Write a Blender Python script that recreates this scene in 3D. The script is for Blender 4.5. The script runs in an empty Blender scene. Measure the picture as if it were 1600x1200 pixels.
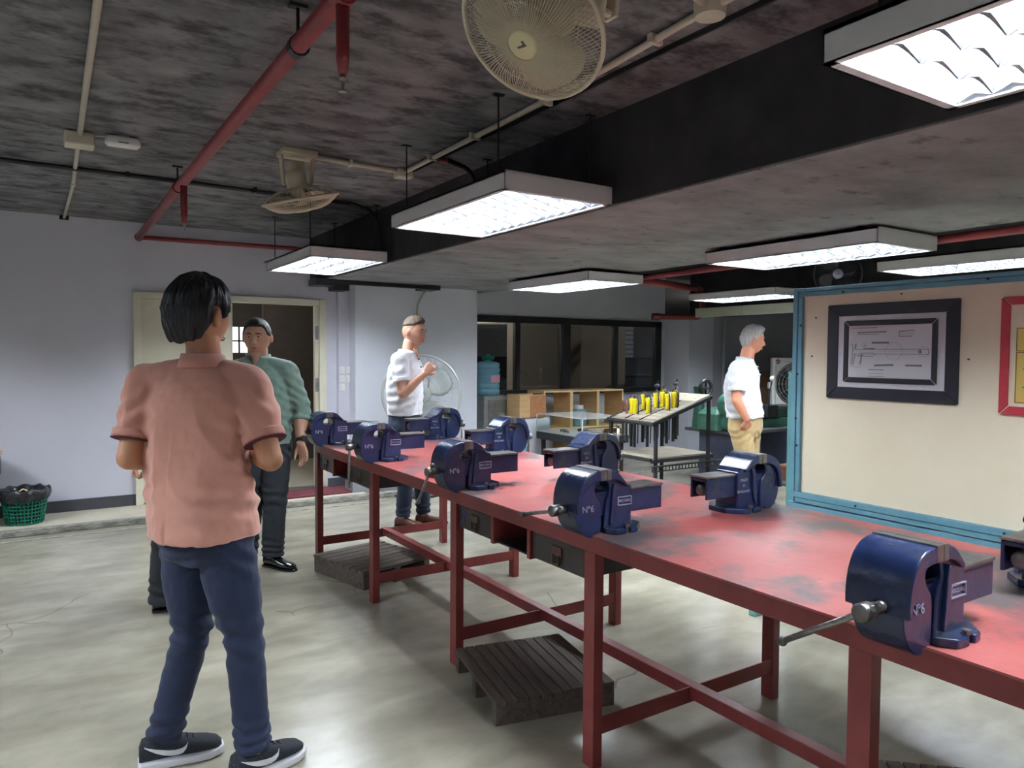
import bpy, math, random
import numpy as np
from mathutils import Vector, Matrix

C = bpy.context.scene.collection
PI = math.pi
rng = random.Random(7)

# ------------------------------------------------------------------ camera, world, exposure
cam_d = bpy.data.cameras.new('camera')
cam = bpy.data.objects.new('camera', cam_d)
C.objects.link(cam)
YAW, PITCH, ROLL, CAMH = 0.57404, -0.04059, 0.006224, 1.45
fw = Vector((math.sin(YAW) * math.cos(PITCH), math.cos(YAW) * math.cos(PITCH), math.sin(PITCH)))
rt = Vector((math.cos(YAW), -math.sin(YAW), 0))
up = rt.cross(fw)
rt2 = rt * math.cos(ROLL) + up * math.sin(ROLL)
up2 = up * math.cos(ROLL) - rt * math.sin(ROLL)
m3 = Matrix((rt2, up2, -fw)).transposed()
cam.matrix_world = Matrix.Translation((0, 0, CAMH)) @ m3.to_4x4()
cam_d.sensor_width = 36
cam_d.lens = 1142.2 / 1600 * 36
cam_d.clip_start = 0.05
cam_d.clip_end = 200
bpy.context.scene.camera = cam

world = bpy.data.worlds.new('world')
bpy.context.scene.world = world
world.use_nodes = True
world.node_tree.nodes['Background'].inputs[0].default_value = (0.75, 0.82, 1.0, 1)
world.node_tree.nodes['Background'].inputs[1].default_value = 0.25
vs = bpy.context.scene.view_settings
vs.view_transform = 'Standard'
vs.look = 'None'
vs.exposure = 0.85
vs.gamma = 1
vs.use_curve_mapping = False
TUBE_POWER = 150.0


# ------------------------------------------------------------------ materials
def mat(name, c1, c2=None, rough=0.5, metal=0.0, scale=8.0, stretch=(1, 1, 1), bump=0.0, lo=0.35, hi=0.65,
        detail=6.0, c3=None, s3=2.0, t3=(0.5, 0.6), emit=None, estr=0.0, alpha=None, trans=0.0, ior=1.45,
        rough2=None, d3=8, bscale=None, spec=0.5, sheen=0.0, coat=0.0, sss=0.0):
    m = bpy.data.materials.new(name)
    m.use_nodes = True
    nt = m.node_tree
    N, L = nt.nodes, nt.links
    b = N['Principled BSDF']
    b.inputs['Base Color'].default_value = (*c1, 1)
    b.inputs['Roughness'].default_value = rough
    b.inputs['Metallic'].default_value = metal
    b.inputs['IOR'].default_value = ior
    b.inputs['Specular IOR Level'].default_value = spec
    b.inputs['Transmission Weight'].default_value = trans
    if sheen:
        b.inputs['Sheen Weight'].default_value = sheen
    if coat:
        b.inputs['Coat Weight'].default_value = coat
        b.inputs['Coat Roughness'].default_value = 0.15
    if sss:
        b.inputs['Subsurface Weight'].default_value = sss
        b.inputs['Subsurface Radius'].default_value = (0.012, 0.005, 0.003)
    if alpha is not None:
        b.inputs['Alpha'].default_value = alpha
    if emit:
        b.inputs['Emission Color'].default_value = (*emit, 1)
        b.inputs['Emission Strength'].default_value = estr
    tc = N.new('ShaderNodeTexCoord')
    mp = N.new('ShaderNodeMapping')
    mp.inputs['Scale'].default_value = stretch
    L.new(tc.outputs['Object'], mp.inputs['Vector'])
    col = None
    if c2 is not None:
        nz = N.new('ShaderNodeTexNoise')
        nz.inputs['Scale'].default_value = scale
        nz.inputs['Detail'].default_value = detail
        nz.inputs['Roughness'].default_value = 0.62
        L.new(mp.outputs[0], nz.inputs['Vector'])
        r = N.new('ShaderNodeValToRGB')
        r.color_ramp.elements[0].position = lo
        r.color_ramp.elements[1].position = hi
        r.color_ramp.elements[0].color = (*c1, 1)
        r.color_ramp.elements[1].color = (*c2, 1)
        L.new(nz.outputs['Fac'], r.inputs[0])
        col = r.outputs[0]
        if rough2 is not None:
            mr = N.new('ShaderNodeMapRange')
            mr.inputs['From Min'].default_value = lo
            mr.inputs['From Max'].default_value = hi
            mr.inputs['To Min'].default_value = rough
            mr.inputs['To Max'].default_value = rough2
            L.new(nz.outputs['Fac'], mr.inputs['Value'])
            L.new(mr.outputs[0], b.inputs['Roughness'])
        if c3 is not None:
            n3 = N.new('ShaderNodeTexNoise')
            n3.inputs['Scale'].default_value = s3
            n3.inputs['Detail'].default_value = d3
            n3.inputs['Roughness'].default_value = 0.65
            L.new(mp.outputs[0], n3.inputs['Vector'])
            r3 = N.new('ShaderNodeValToRGB')
            r3.color_ramp.elements[0].position = t3[0]
            r3.color_ramp.elements[1].position = t3[1]
            mx = N.new('ShaderNodeMix')
            mx.data_type = 'RGBA'
            L.new(n3.outputs['Fac'], r3.inputs[0])
            L.new(r3.outputs[0], mx.inputs[0])
            L.new(col, mx.inputs[6])
            mx.inputs[7].default_value = (*c3, 1)
            col = mx.outputs[2]
        L.new(col, b.inputs['Base Color'])
    if bump:
        nb = N.new('ShaderNodeTexNoise')
        nb.inputs['Scale'].default_value = bscale or scale * 3
        nb.inputs['Detail'].default_value = 5
        L.new(mp.outputs[0], nb.inputs['Vector'])
        bp = N.new('ShaderNodeBump')
        bp.inputs['Strength'].default_value = bump
        bp.inputs['Distance'].default_value = 0.01
        L.new(nb.outputs['Fac'], bp.inputs['Height'])
        L.new(bp.outputs[0], b.inputs['Normal'])
    return m


def floor_material():
    m = mat('polished_concrete', (0.265, 0.243, 0.193), (0.425, 0.395, 0.322), rough=0.24, scale=1.6,
            lo=0.3, hi=0.7, detail=7, d3=4, c3=(0.23, 0.215, 0.175), s3=0.9, t3=(0.45, 0.8), bump=0.05, bscale=2.5, spec=0.45)
    nt = m.node_tree
    N, L = nt.nodes, nt.links
    b = N['Principled BSDF']
    src = b.inputs['Base Color'].links[0].from_socket
    # hairline cracks: edges of a large, warped voronoi pattern, broken up by a second noise
    tc = N.new('ShaderNodeTexCoord')
    nz = N.new('ShaderNodeTexNoise')
    nz.inputs['Scale'].default_value = 1.7
    nz.inputs['Detail'].default_value = 2
    L.new(tc.outputs['Object'], nz.inputs['Vector'])
    mx = N.new('ShaderNodeMix')
    mx.data_type = 'VECTOR'
    mx.inputs[0].default_value = 0.35
    L.new(tc.outputs['Object'], mx.inputs[4])
    L.new(nz.outputs['Color'], mx.inputs[5])
    vo = N.new('ShaderNodeTexVoronoi')
    vo.feature = 'DISTANCE_TO_EDGE'
    vo.inputs['Scale'].default_value = 0.95
    L.new(mx.outputs[1], vo.inputs['Vector'])
    lt = N.new('ShaderNodeMath')
    lt.operation = 'LESS_THAN'
    lt.inputs[1].default_value = 0.0028
    L.new(vo.outputs['Distance'], lt.inputs[0])
    n2 = N.new('ShaderNodeTexNoise')
    n2.inputs['Scale'].default_value = 0.8
    L.new(tc.outputs['Object'], n2.inputs['Vector'])
    gt = N.new('ShaderNodeMath')
    gt.operation = 'GREATER_THAN'
    gt.inputs[1].default_value = 0.52
    L.new(n2.outputs['Fac'], gt.inputs[0])
    mu = N.new('ShaderNodeMath')
    mu.operation = 'MULTIPLY'
    L.new(lt.outputs[0], mu.inputs[0])
    L.new(gt.outputs[0], mu.inputs[1])
    mu2 = N.new('ShaderNodeMath')
    mu2.operation = 'MULTIPLY'
    mu2.inputs[1].default_value = 0.6
    L.new(mu.outputs[0], mu2.inputs[0])
    fin = N.new('ShaderNodeMix')
    fin.data_type = 'RGBA'
    L.new(mu2.outputs[0], fin.inputs[0])
    L.new(src, fin.inputs[6])
    fin.inputs[7].default_value = (0.16, 0.15, 0.13, 1)
    # swirling trowel strokes in the finish
    n4 = N.new('ShaderNodeTexNoise')
    n4.inputs['Scale'].default_value = 2.2
    n4.inputs['Detail'].default_value = 6
    n4.inputs['Distortion'].default_value = 0.4
    mp4 = N.new('ShaderNodeMapping')
    mp4.inputs['Scale'].default_value = (1.0, 2.6, 1)
    mp4.inputs['Rotation'].default_value = (0, 0, 0.5)
    L.new(tc.outputs['Object'], mp4.inputs[0])
    L.new(mp4.outputs[0], n4.inputs['Vector'])
    r4 = N.new('ShaderNodeValToRGB')
    r4.color_ramp.elements[0].position = 0.35
    r4.color_ramp.elements[0].color = (0.80, 0.79, 0.76, 1)
    r4.color_ramp.elements[1].position = 0.68
    r4.color_ramp.elements[1].color = (1.08, 1.08, 1.07, 1)
    L.new(n4.outputs['Fac'], r4.inputs[0])
    ml = N.new('ShaderNodeMix')
    ml.data_type = 'RGBA'
    ml.blend_type = 'MULTIPLY'
    ml.inputs[0].default_value = 1
    L.new(fin.outputs[2], ml.inputs[6])
    L.new(r4.outputs[0], ml.inputs[7])
    L.new(ml.outputs[2], b.inputs['Base Color'])
    return m


M = {}
M['floor'] = floor_material()
M['walkway'] = mat('walkway_screed', (0.50, 0.45, 0.36), (0.60, 0.55, 0.44), rough=0.55, scale=4, bump=0.1)
M['curb'] = mat('curb_concrete', (0.14, 0.135, 0.12), (0.36, 0.35, 0.31), rough=0.8, scale=14, stretch=(1, 3, 3), bump=0.4)
M['wall'] = mat('grey_lilac_paint', (0.60, 0.59, 0.67), (0.64, 0.63, 0.71), rough=0.75, scale=1.5, bump=0.03)
M['wall_pale'] = mat('pale_grey_paint', (0.62, 0.64, 0.71), (0.66, 0.68, 0.75), rough=0.7, scale=1.5, bump=0.03)
M['wall_dark'] = mat('dark_grey_paint', (0.22, 0.22, 0.25), (0.25, 0.25, 0.28), rough=0.8, scale=2)
M['ceil'] = mat('raw_dark_concrete', (0.10, 0.100, 0.108), (0.27, 0.27, 0.285), rough=0.8, scale=3.4, stretch=(0.9, 1.5, 1),
                lo=0.3, hi=0.72, detail=12, c3=(0.055, 0.054, 0.060), s3=6, t3=(0.47, 0.64), bump=0.3, bscale=22, spec=0.3)
M['band'] = mat('raw_grey_concrete', (0.15, 0.15, 0.158), (0.28, 0.28, 0.292), rough=0.8, scale=2.6, stretch=(1, 1.5, 1),
                lo=0.3, hi=0.7, detail=12, c3=(0.09, 0.087, 0.09), s3=5, t3=(0.58, 0.70), bump=0.25, bscale=12, spec=0.3)
M['beam'] = mat('black_painted_beam', (0.022, 0.023, 0.028), (0.045, 0.046, 0.052), rough=0.7, scale=3, bump=0.1, spec=0.3)
M['skirt'] = mat('dark_skirting', (0.045, 0.045, 0.055), (0.06, 0.06, 0.07), rough=0.5)
M['cream'] = mat('cream_paint', (0.56, 0.52, 0.40), (0.64, 0.60, 0.47), rough=0.45, scale=3)
M['cream_frame'] = mat('cream_frame_paint', (0.66, 0.62, 0.48), (0.72, 0.69, 0.56), rough=0.45, scale=5)
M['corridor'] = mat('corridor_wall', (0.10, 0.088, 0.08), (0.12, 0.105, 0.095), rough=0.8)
M['corr_floor'] = mat('corridor_floor', (0.42, 0.38, 0.30), (0.48, 0.44, 0.36), rough=0.4)
M['black'] = mat('black_paint', (0.012, 0.012, 0.014), (0.022, 0.022, 0.025), rough=0.5)
M['blackmetal'] = mat('black_steel', (0.02, 0.021, 0.023), (0.04, 0.04, 0.042), rough=0.45, metal=0.3, scale=30)
M['redbench'] = mat('red_oxide_paint', (0.17, 0.027, 0.027), (0.23, 0.042, 0.04), rough=0.42, scale=6, detail=8,
                    c3=(0.12, 0.022, 0.022), s3=4, t3=(0.58, 0.75), bump=0.06)
M['benchtop'] = mat('worn_red_bench_top', (0.31, 0.056, 0.054), (0.40, 0.115, 0.11), rough=0.38, scale=3.5, detail=9, lo=0.3, hi=0.7,
                    c3=(0.095, 0.08, 0.085), s3=2.6, t3=(0.49, 0.60), bump=0.08, bscale=60)
M['redpipe'] = mat('red_pipe_paint', (0.20, 0.03, 0.036), (0.26, 0.042, 0.048), rough=0.4, scale=12)
M['conduit'] = mat('cream_conduit', (0.50, 0.46, 0.37), (0.58, 0.54, 0.44), rough=0.5, scale=6)
M['blackpipe'] = mat('black_conduit', (0.015, 0.016, 0.02), rough=0.4)
M['fixture'] = mat('white_enamel', (0.66, 0.66, 0.68), rough=0.4)
M['reflector'] = mat('bright_reflector', (0.55, 0.57, 0.62), rough=0.3, metal=0.7)
M['blade'] = mat('louver_blade_metal', (0.20, 0.21, 0.24), rough=0.45, metal=0.3)
M['tube'] = mat('glowing_tube', (1, 1, 1), emit=(0.85, 0.93, 1.0), estr=TUBE_POWER)
M['vise'] = mat('navy_enamel', (0.007, 0.013, 0.046), (0.010, 0.023, 0.080), rough=0.27, scale=9, detail=8,
                c3=(0.03, 0.031, 0.04), s3=9, t3=(0.57, 0.70), bump=0.15, bscale=40, spec=0.6)
M['vise_dark'] = mat('oily_steel', (0.085, 0.08, 0.078), (0.20, 0.19, 0.185), rough=0.35, metal=0.7, scale=20, bump=0.1)
M['steel'] = mat('worn_steel', (0.22, 0.21, 0.20), (0.40, 0.39, 0.38), rough=0.3, metal=0.9, scale=30, stretch=(1, 1, 6))
M['rail'] = mat('raised_rail', (0.30, 0.33, 0.45), rough=0.35, metal=0.3)
M['wood_dark'] = mat('old_dark_timber', (0.055, 0.042, 0.034), (0.12, 0.092, 0.075), rough=0.7, scale=5, stretch=(9, 1, 9), bump=0.3)
M['ply'] = mat('light_plywood', (0.52, 0.33, 0.15), (0.62, 0.42, 0.21), rough=0.5, scale=3, stretch=(1, 1, 7), bump=0.05)
M['ply_face'] = mat('light_plywood_edge', (0.68, 0.47, 0.24), (0.74, 0.54, 0.30), rough=0.5)
M['osb'] = mat('red_brown_board', (0.34, 0.14, 0.06), (0.44, 0.20, 0.09), rough=0.6, scale=30)
M['drawer'] = mat('brown_black_steel', (0.03, 0.025, 0.024), (0.05, 0.04, 0.038), rough=0.4, metal=0.2, scale=8)
M['latch'] = mat('rusty_latch', (0.10, 0.055, 0.045), (0.15, 0.09, 0.07), rough=0.5, metal=0.5, scale=60)
M['bluepaint'] = mat('blue_chalk', (0.06, 0.06, 0.36), rough=0.7)
M['silver'] = mat('brushed_silver', (0.42, 0.43, 0.43), (0.52, 0.53, 0.53), rough=0.35, metal=0.6, scale=4, stretch=(1, 1, 9))
M['silver_dark'] = mat('dark_silver', (0.20, 0.21, 0.20), (0.30, 0.31, 0.30), rough=0.35, metal=0.6, scale=10)
M['glass'] = mat('clear_glass', (0.9, 0.95, 0.93), rough=0.03, trans=1.0, ior=1.1, spec=0.5)
M['darkglass'] = mat('smoky_window_glass', (0.55, 0.60, 0.62), rough=0.02, trans=1.0, ior=1.45)
M['acrylic'] = mat('frosted_acrylic', (0.75, 0.76, 0.74), rough=0.25, alpha=0.42)
M['water'] = mat('blue_bottle_plastic', (0.35, 0.68, 0.86), rough=0.12, trans=0.55, ior=1.2)
M['green_plastic'] = mat('green_plastic', (0.0, 0.32, 0.20), rough=0.4)
M['basket'] = mat('dark_green_basket', (0.0, 0.11, 0.07), (0.005, 0.15, 0.095), rough=0.45)
M['liner'] = mat('black_bin_liner', (0.02, 0.02, 0.024), rough=0.3, bump=0.8, bscale=25)
M['pink'] = mat('pink_label', (0.72, 0.34, 0.42), rough=0.6)
M['white'] = mat('white_plastic', (0.75, 0.75, 0.73), rough=0.45)
M['paper'] = mat('white_paper', (0.62, 0.61, 0.66), rough=0.8)
M['grey_ink'] = mat('grey_ink', (0.17, 0.17, 0.20), rough=0.8)
M['pale_ink'] = mat('pale_grey_ink', (0.34, 0.34, 0.38), rough=0.8)
M['teal'] = mat('teal_painted_wood', (0.10, 0.25, 0.33), (0.15, 0.32, 0.40), rough=0.5, scale=5, stretch=(4, 1, 1), detail=8, c3=(0.05, 0.12, 0.16),
                s3=20, t3=(0.66, 0.75), bump=0.1)
M['teal_green'] = mat('green_teal_wood', (0.10, 0.28, 0.27), (0.15, 0.36, 0.34), rough=0.5, scale=5)
M['board'] = mat('cream_board', (0.76, 0.66, 0.50), (0.82, 0.73, 0.57), rough=0.6, scale=1.2)
M['frameblack'] = mat('black_tape_frame', (0.006, 0.008, 0.015), (0.010, 0.012, 0.022), rough=0.5, scale=10)
M['redframe'] = mat('red_frame', (0.42, 0.03, 0.05), (0.50, 0.05, 0.07), rough=0.4)
M['yellow_card'] = mat('yellow_card', (0.66, 0.48, 0.12), rough=0.6)
M['brown_line'] = mat('brown_strip', (0.20, 0.10, 0.03), rough=0.6)
M['card_green'] = mat('green_triangle', (0.05, 0.33, 0.18), rough=0.6)
M['yellow'] = mat('yellow_handle', (0.62, 0.50, 0.01), rough=0.4)
M['orange'] = mat('orange_plastic', (0.85, 0.30, 0.01), rough=0.4)
M['orange_red'] = mat('red_orange_plastic', (0.75, 0.08, 0.02), rough=0.4)
M['brownwood'] = mat('brown_tool_wood', (0.13, 0.05, 0.025), (0.20, 0.085, 0.045), rough=0.5, scale=10)
M['rackwood'] = mat('dusty_rack_board', (0.30, 0.26, 0.21), (0.42, 0.37, 0.30), rough=0.7, scale=6, stretch=(1, 5, 1))
M['rackpale'] = mat('pale_rack_board', (0.60, 0.54, 0.40), (0.66, 0.60, 0.46), rough=0.6)
M['fan_cream'] = mat('aged_cream_plastic', (0.55, 0.50, 0.37), (0.60, 0.55, 0.42), rough=0.45, scale=3)
M['fan_badge'] = mat('cream_yellow_badge', (0.66, 0.62, 0.38), rough=0.4)
M['fan_grey'] = mat('grey_fan_blade', (0.24, 0.26, 0.25), rough=0.4)
M['fan_wire'] = mat('grey_fan_wire', (0.50, 0.52, 0.52), rough=0.35, metal=0.5)
M['fan_dark'] = mat('dark_fan_plastic', (0.03, 0.032, 0.045), rough=0.35)
M['lathe_green'] = mat('machine_green', (0.04, 0.13, 0.09), (0.07, 0.18, 0.13), rough=0.4, scale=8)
M['cabinet_blue'] = mat('blue_grey_cabinet', (0.07, 0.085, 0.14), (0.095, 0.11, 0.17), rough=0.5, scale=4)
M['tabletop_dark'] = mat('dark_steel_table', (0.06, 0.065, 0.075), (0.10, 0.105, 0.115), rough=0.4, scale=8)
M['brown_panel'] = mat('brown_hardboard', (0.26, 0.17, 0.10), rough=0.7)
M['dim_yellow'] = mat('pale_green_duct', (0.60, 0.62, 0.48), (0.64, 0.66, 0.52), rough=0.5)
M['maroon'] = mat('maroon_mat', (0.10, 0.02, 0.03), (0.14, 0.03, 0.04), rough=0.95, scale=40, bump=0.4)
M['switch'] = mat('white_switch', (0.78, 0.78, 0.76), rough=0.35)
M['daylit'] = mat('bright_window_pane', (1, 1, 1), emit=(0.9, 0.97, 1.0), estr=1.3)
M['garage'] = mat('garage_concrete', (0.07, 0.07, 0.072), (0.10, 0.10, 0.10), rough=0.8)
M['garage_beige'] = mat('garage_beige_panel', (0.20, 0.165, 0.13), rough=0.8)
M['car_black'] = mat('black_car_paint', (0.01, 0.01, 0.013), rough=0.15, coat=1.0)
M['car_glass'] = mat('car_glass', (0.02, 0.022, 0.025), rough=0.05)
M['chrome'] = mat('chrome', (0.65, 0.65, 0.65), rough=0.15, metal=1.0)
M['redled'] = mat('red_lamp', (0.8, 0.05, 0.05), emit=(1, 0.06, 0.05), estr=1.5)
M['violet'] = mat('violet_film', (0.35, 0.30, 0.75), rough=0.4)
# people
M['skin_tan'] = mat('tan_skin', (0.47, 0.225, 0.125), (0.52, 0.255, 0.145), rough=0.5, scale=20, sss=0.06)
M['skin_brown'] = mat('brown_skin', (0.46, 0.25, 0.17), (0.52, 0.29, 0.20), rough=0.5, scale=20, sss=0.06)
M['skin_fair'] = mat('fair_skin', (0.58, 0.29, 0.20), (0.64, 0.34, 0.24), rough=0.5, scale=20, sss=0.06)
M['skin_ruddy'] = mat('ruddy_skin', (0.60, 0.25, 0.155), (0.65, 0.29, 0.19), rough=0.5, scale=20, sss=0.06)
M['hair_black'] = mat('black_hair', (0.004, 0.004, 0.006), (0.012, 0.012, 0.016), rough=0.42, scale=50, stretch=(1, 1, 0.12), bump=0.9, bscale=90)
M['hair_dark'] = mat('cropped_dark_hair', (0.012, 0.011, 0.011), (0.03, 0.028, 0.027), rough=0.55, scale=80, bump=0.6)
M['hair_brown'] = mat('cropped_brown_hair', (0.05, 0.030, 0.018), (0.12, 0.080, 0.05), rough=0.6, scale=60, stretch=(1, 1, 0.3), bump=0.8)
M['hair_fade'] = mat('clipped_hair_stubble', (0.30, 0.16, 0.105), (0.36, 0.20, 0.14), rough=0.6, scale=90, bump=0.4)
M['hair_grey'] = mat('silver_grey_hair', (0.40, 0.38, 0.38), (0.58, 0.56, 0.56), rough=0.5, scale=60, stretch=(1, 1, 0.2), bump=0.8)
M['salmon'] = mat('salmon_pique', (0.56, 0.26, 0.20), (0.59, 0.28, 0.215), rough=0.85, scale=160, sheen=0.3, bump=0.12, bscale=500)
M['salmon_trim'] = mat('salmon_collar_rib', (0.54, 0.245, 0.19), rough=0.85, sheen=0.3)
M['salmon_dark'] = mat('dark_cuff_stripe', (0.10, 0.02, 0.03), rough=0.8)
M['denim_navy'] = mat('navy_trousers', (0.010, 0.016, 0.044), (0.015, 0.024, 0.062), rough=0.85, scale=5, sheen=0.06, bump=0.15, bscale=300)
M['denim_dark'] = mat('dark_blue_jeans', (0.008, 0.013, 0.032), (0.012, 0.020, 0.046), rough=0.85, scale=6, sheen=0.05)
M['green_shirt'] = mat('sage_green_cotton', (0.155, 0.235, 0.20), (0.185, 0.275, 0.235), rough=0.85, scale=9, sheen=0.2)
M['slacks'] = mat('charcoal_slacks', (0.018, 0.021, 0.028), (0.025, 0.029, 0.038), rough=0.8, scale=6)
M['black_cloth'] = mat('black_cloth', (0.010, 0.011, 0.015), rough=0.85)
M['white_polo'] = mat('white_polo_cotton', (0.74, 0.74, 0.80), (0.78, 0.78, 0.84), rough=0.85, scale=9, sheen=0.2)
M['khaki'] = mat('khaki_cotton', (0.42, 0.29, 0.13), (0.49, 0.35, 0.17), rough=0.8, scale=6, sheen=0.2)
M['belt'] = mat('dark_brown_belt', (0.03, 0.018, 0.012), rough=0.4)
M['shoe_black'] = mat('black_polished_leather', (0.008, 0.008, 0.009), rough=0.15, coat=0.6)
M['shoe_brown'] = mat('brown_leather', (0.085, 0.028, 0.018), (0.12, 0.045, 0.03), rough=0.35, scale=10)
M['knit_black'] = mat('black_knit', (0.012, 0.014, 0.022), (0.022, 0.025, 0.035), rough=0.8, scale=120, bump=0.3)
M['sole_white'] = mat('white_foam_sole', (0.70, 0.70, 0.74), rough=0.55)
M['eye_white'] = mat('eye_white', (0.62, 0.58, 0.55), rough=0.2)
M['eye_dark'] = mat('dark_iris', (0.02, 0.014, 0.01), rough=0.15)
M['brow'] = mat('dark_brow_hair', (0.03, 0.022, 0.02), rough=0.8)
M['brow_fair'] = mat('fair_brow_hair', (0.22, 0.13, 0.08), rough=0.8)
M['lip'] = mat('lip_skin', (0.33, 0.11, 0.085), rough=0.4)
M['watch'] = mat('black_watch', (0.012, 0.012, 0.014), rough=0.3)
M['lens'] = mat('spectacle_lens', (0.95, 0.95, 0.95), rough=0.02, trans=1.0, ior=1.05)


# ------------------------------------------------------------------ mesh helpers
class MB:
    def __init__(s):
        s.v = []
        s.f = []

    def add(s, vs_, fs):
        o = len(s.v)
        s.v += [tuple(p) for p in vs_]
        s.f += [tuple(i + o for i in f) for f in fs]
        return s

    def box(s, c, d, rot=None):
        x, y, z = d[0] / 2, d[1] / 2, d[2] / 2
        P = [Vector((a * x, b * y, g * z)) for a in (-1, 1) for b in (-1, 1) for g in (-1, 1)]
        if rot is not None:
            R = rot if isinstance(rot, Matrix) else Matrix.Rotation(rot, 3, 'Z')
            P = [R @ p for p in P]
        P = [p + Vector(c) for p in P]
        return s.add(P, [(0, 1, 3, 2), (4, 6, 7, 5), (0, 4, 5, 1), (2, 3, 7, 6), (0, 2, 6, 4), (1, 5, 7, 3)])

    def bb(s, x0, x1, y0, y1, z0, z1):
        return s.box(((x0 + x1) / 2, (y0 + y1) / 2, (z0 + z1) / 2), (abs(x1 - x0), abs(y1 - y0), abs(z1 - z0)))

    def tube(s, pts, r, n=12, caps=True, flat=None):
        pts = [Vector(p) for p in pts]
        rs = r if isinstance(r, (list, tuple)) else [r] * len(pts)
        d = (pts[1] - pts[0]).normalized()
        ref = Vector((0, 0, 1)) if abs(d.z) < 0.9 else Vector((1, 0, 0))
        u = d.cross(ref).normalized()
        vs_, fs = [], []
        for i, p in enumerate(pts):
            if i == 0:
                t = pts[1] - pts[0]
            elif i == len(pts) - 1:
                t = pts[-1] - pts[-2]
            else:
                t = (pts[i + 1] - pts[i]).normalized() + (pts[i] - pts[i - 1]).normalized()
            t.normalize()
            u = (u - t * u.dot(t))
            u = u.normalized() if u.length > 1e-6 else t.orthogonal().normalized()
            w = t.cross(u)
            for k in range(n):
                a = 2 * PI * k / n
                fl = flat if flat else 1
                vs_.append(p + (u * math.cos(a) + w * math.sin(a) * fl) * rs[i])
        for i in range(len(pts) - 1):
            for k in range(n):
                a, b = i * n + k, i * n + (k + 1) % n
                fs.append((a, b, b + n, a + n))
        if caps:
            fs.append(tuple(range(n - 1, -1, -1)))
            fs.append(tuple(range((len(pts) - 1) * n, len(pts) * n)))
        return s.add(vs_, fs)

    def cyl(s, a, b, r, n=16, r2=None):
        return s.tube([a, b], [r, r if r2 is None else r2], n)

    def prism(s, poly, axis, a, b):
        """extrude a 2D outline along an axis; outline axes are the other two in cyclic order x:(y,z) y:(x,z) z:(x,y)"""
        n = len(poly)

        def P(p, t):
            return {'x': (t, p[0], p[1]), 'y': (p[0], t, p[1]), 'z': (p[0], p[1], t)}[axis]
        vs_ = [P(p, a) for p in poly] + [P(p, b) for p in poly]
        fs = [tuple(range(n - 1, -1, -1)), tuple(range(n, 2 * n))]
        fs += [(i, (i + 1) % n, n + (i + 1) % n, n + i) for i in range(n)]
        return s.add(vs_, fs)

    def lathe(s, prof, n=32, c=(0, 0, 0), cap=True):
        vs_, fs = [], []
        for r, z in prof:
            for k in range(n):
                a = 2 * PI * k / n
                vs_.append((c[0] + r * math.cos(a), c[1] + r * math.sin(a), c[2] + z))
        for i in range(len(prof) - 1):
            for k in range(n):
                a, b = i * n + k, i * n + (k + 1) % n
                fs.append((a, b, b + n, a + n))
        if cap:
            fs.append(tuple(range(n - 1, -1, -1)))
            fs.append(tuple(range((len(prof) - 1) * n, len(prof) * n)))
        return s.add(vs_, fs)

    def ell(s, c, r, R=None, nu=16, nv=10):
        vs_, fs = [], []
        c = Vector(c)
        for j in range(1, nv):
            t = PI * j / nv
            for k in range(nu):
                a = 2 * PI * k / nu
                p = Vector((r[0] * math.sin(t) * math.cos(a), r[1] * math.sin(t) * math.sin(a), r[2] * math.cos(t)))
                vs_.append(c + (R @ p if R else p))
        top, bot = len(vs_), len(vs_) + 1
        z = Vector((0, 0, r[2]))
        vs_ += [c + (R @ z if R else z), c - (R @ z if R else z)]
        for j in range(nv - 2):
            for k in range(nu):
                a, b = j * nu + k, j * nu + (k + 1) % nu
                fs.append((a, a + nu, b + nu, b))
        for k in range(nu):
            fs.append((top, k, (k + 1) % nu))
            fs.append((bot, (nv - 2) * nu + (k + 1) % nu, (nv - 2) * nu + k))
        return s.add(vs_, fs)

    def loft(s, rings, n=24):
        """rings: (centre, u, v, ru, rv, power)"""
        vs_, fs = [], []
        for R in rings:
            c, u, v, ru, rv = Vector(R[0]), Vector(R[1]), Vector(R[2]), R[3], R[4]
            e = 2.0 / (R[5] if len(R) > 5 else 2.0)
            for k in range(n):
                a = 2 * PI * k / n
                ca, sa = math.cos(a), math.sin(a)
                vs_.append(c + u * ru * math.copysign(abs(ca) ** e, ca) + v * rv * math.copysign(abs(sa) ** e, sa))
        for i in range(len(rings) - 1):
            for k in range(n):
                a, b = i * n + k, i * n + (k + 1) % n
                fs.append((a, b, b + n, a + n))
        fs.append(tuple(range(n - 1, -1, -1)))
        fs.append(tuple(range((len(rings) - 1) * n, len(rings) * n)))
        return s.add(vs_, fs)

    def xf(s, Mx):
        s.v = [tuple(Mx @ Vector(p)) for p in s.v]
        return s

    def mesh(s, name='m', smooth=False):
        me = bpy.data.meshes.new(name)
        me.from_pydata(s.v, [], s.f)
        me.update()
        import bmesh
        bm = bmesh.new()
        bm.from_mesh(me)
        bmesh.ops.recalc_face_normals(bm, faces=bm.faces)
        bm.to_mesh(me)
        bm.free()
        if smooth:
            me.shade_smooth()
        return me


def put(name, me, m=None, parent=None):
    o = bpy.data.objects.new(name, me)
    C.objects.link(o)
    if m is not None and not me.materials:
        me.materials.append(m)
    if parent is not None:
        o.parent = parent
    return o


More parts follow.
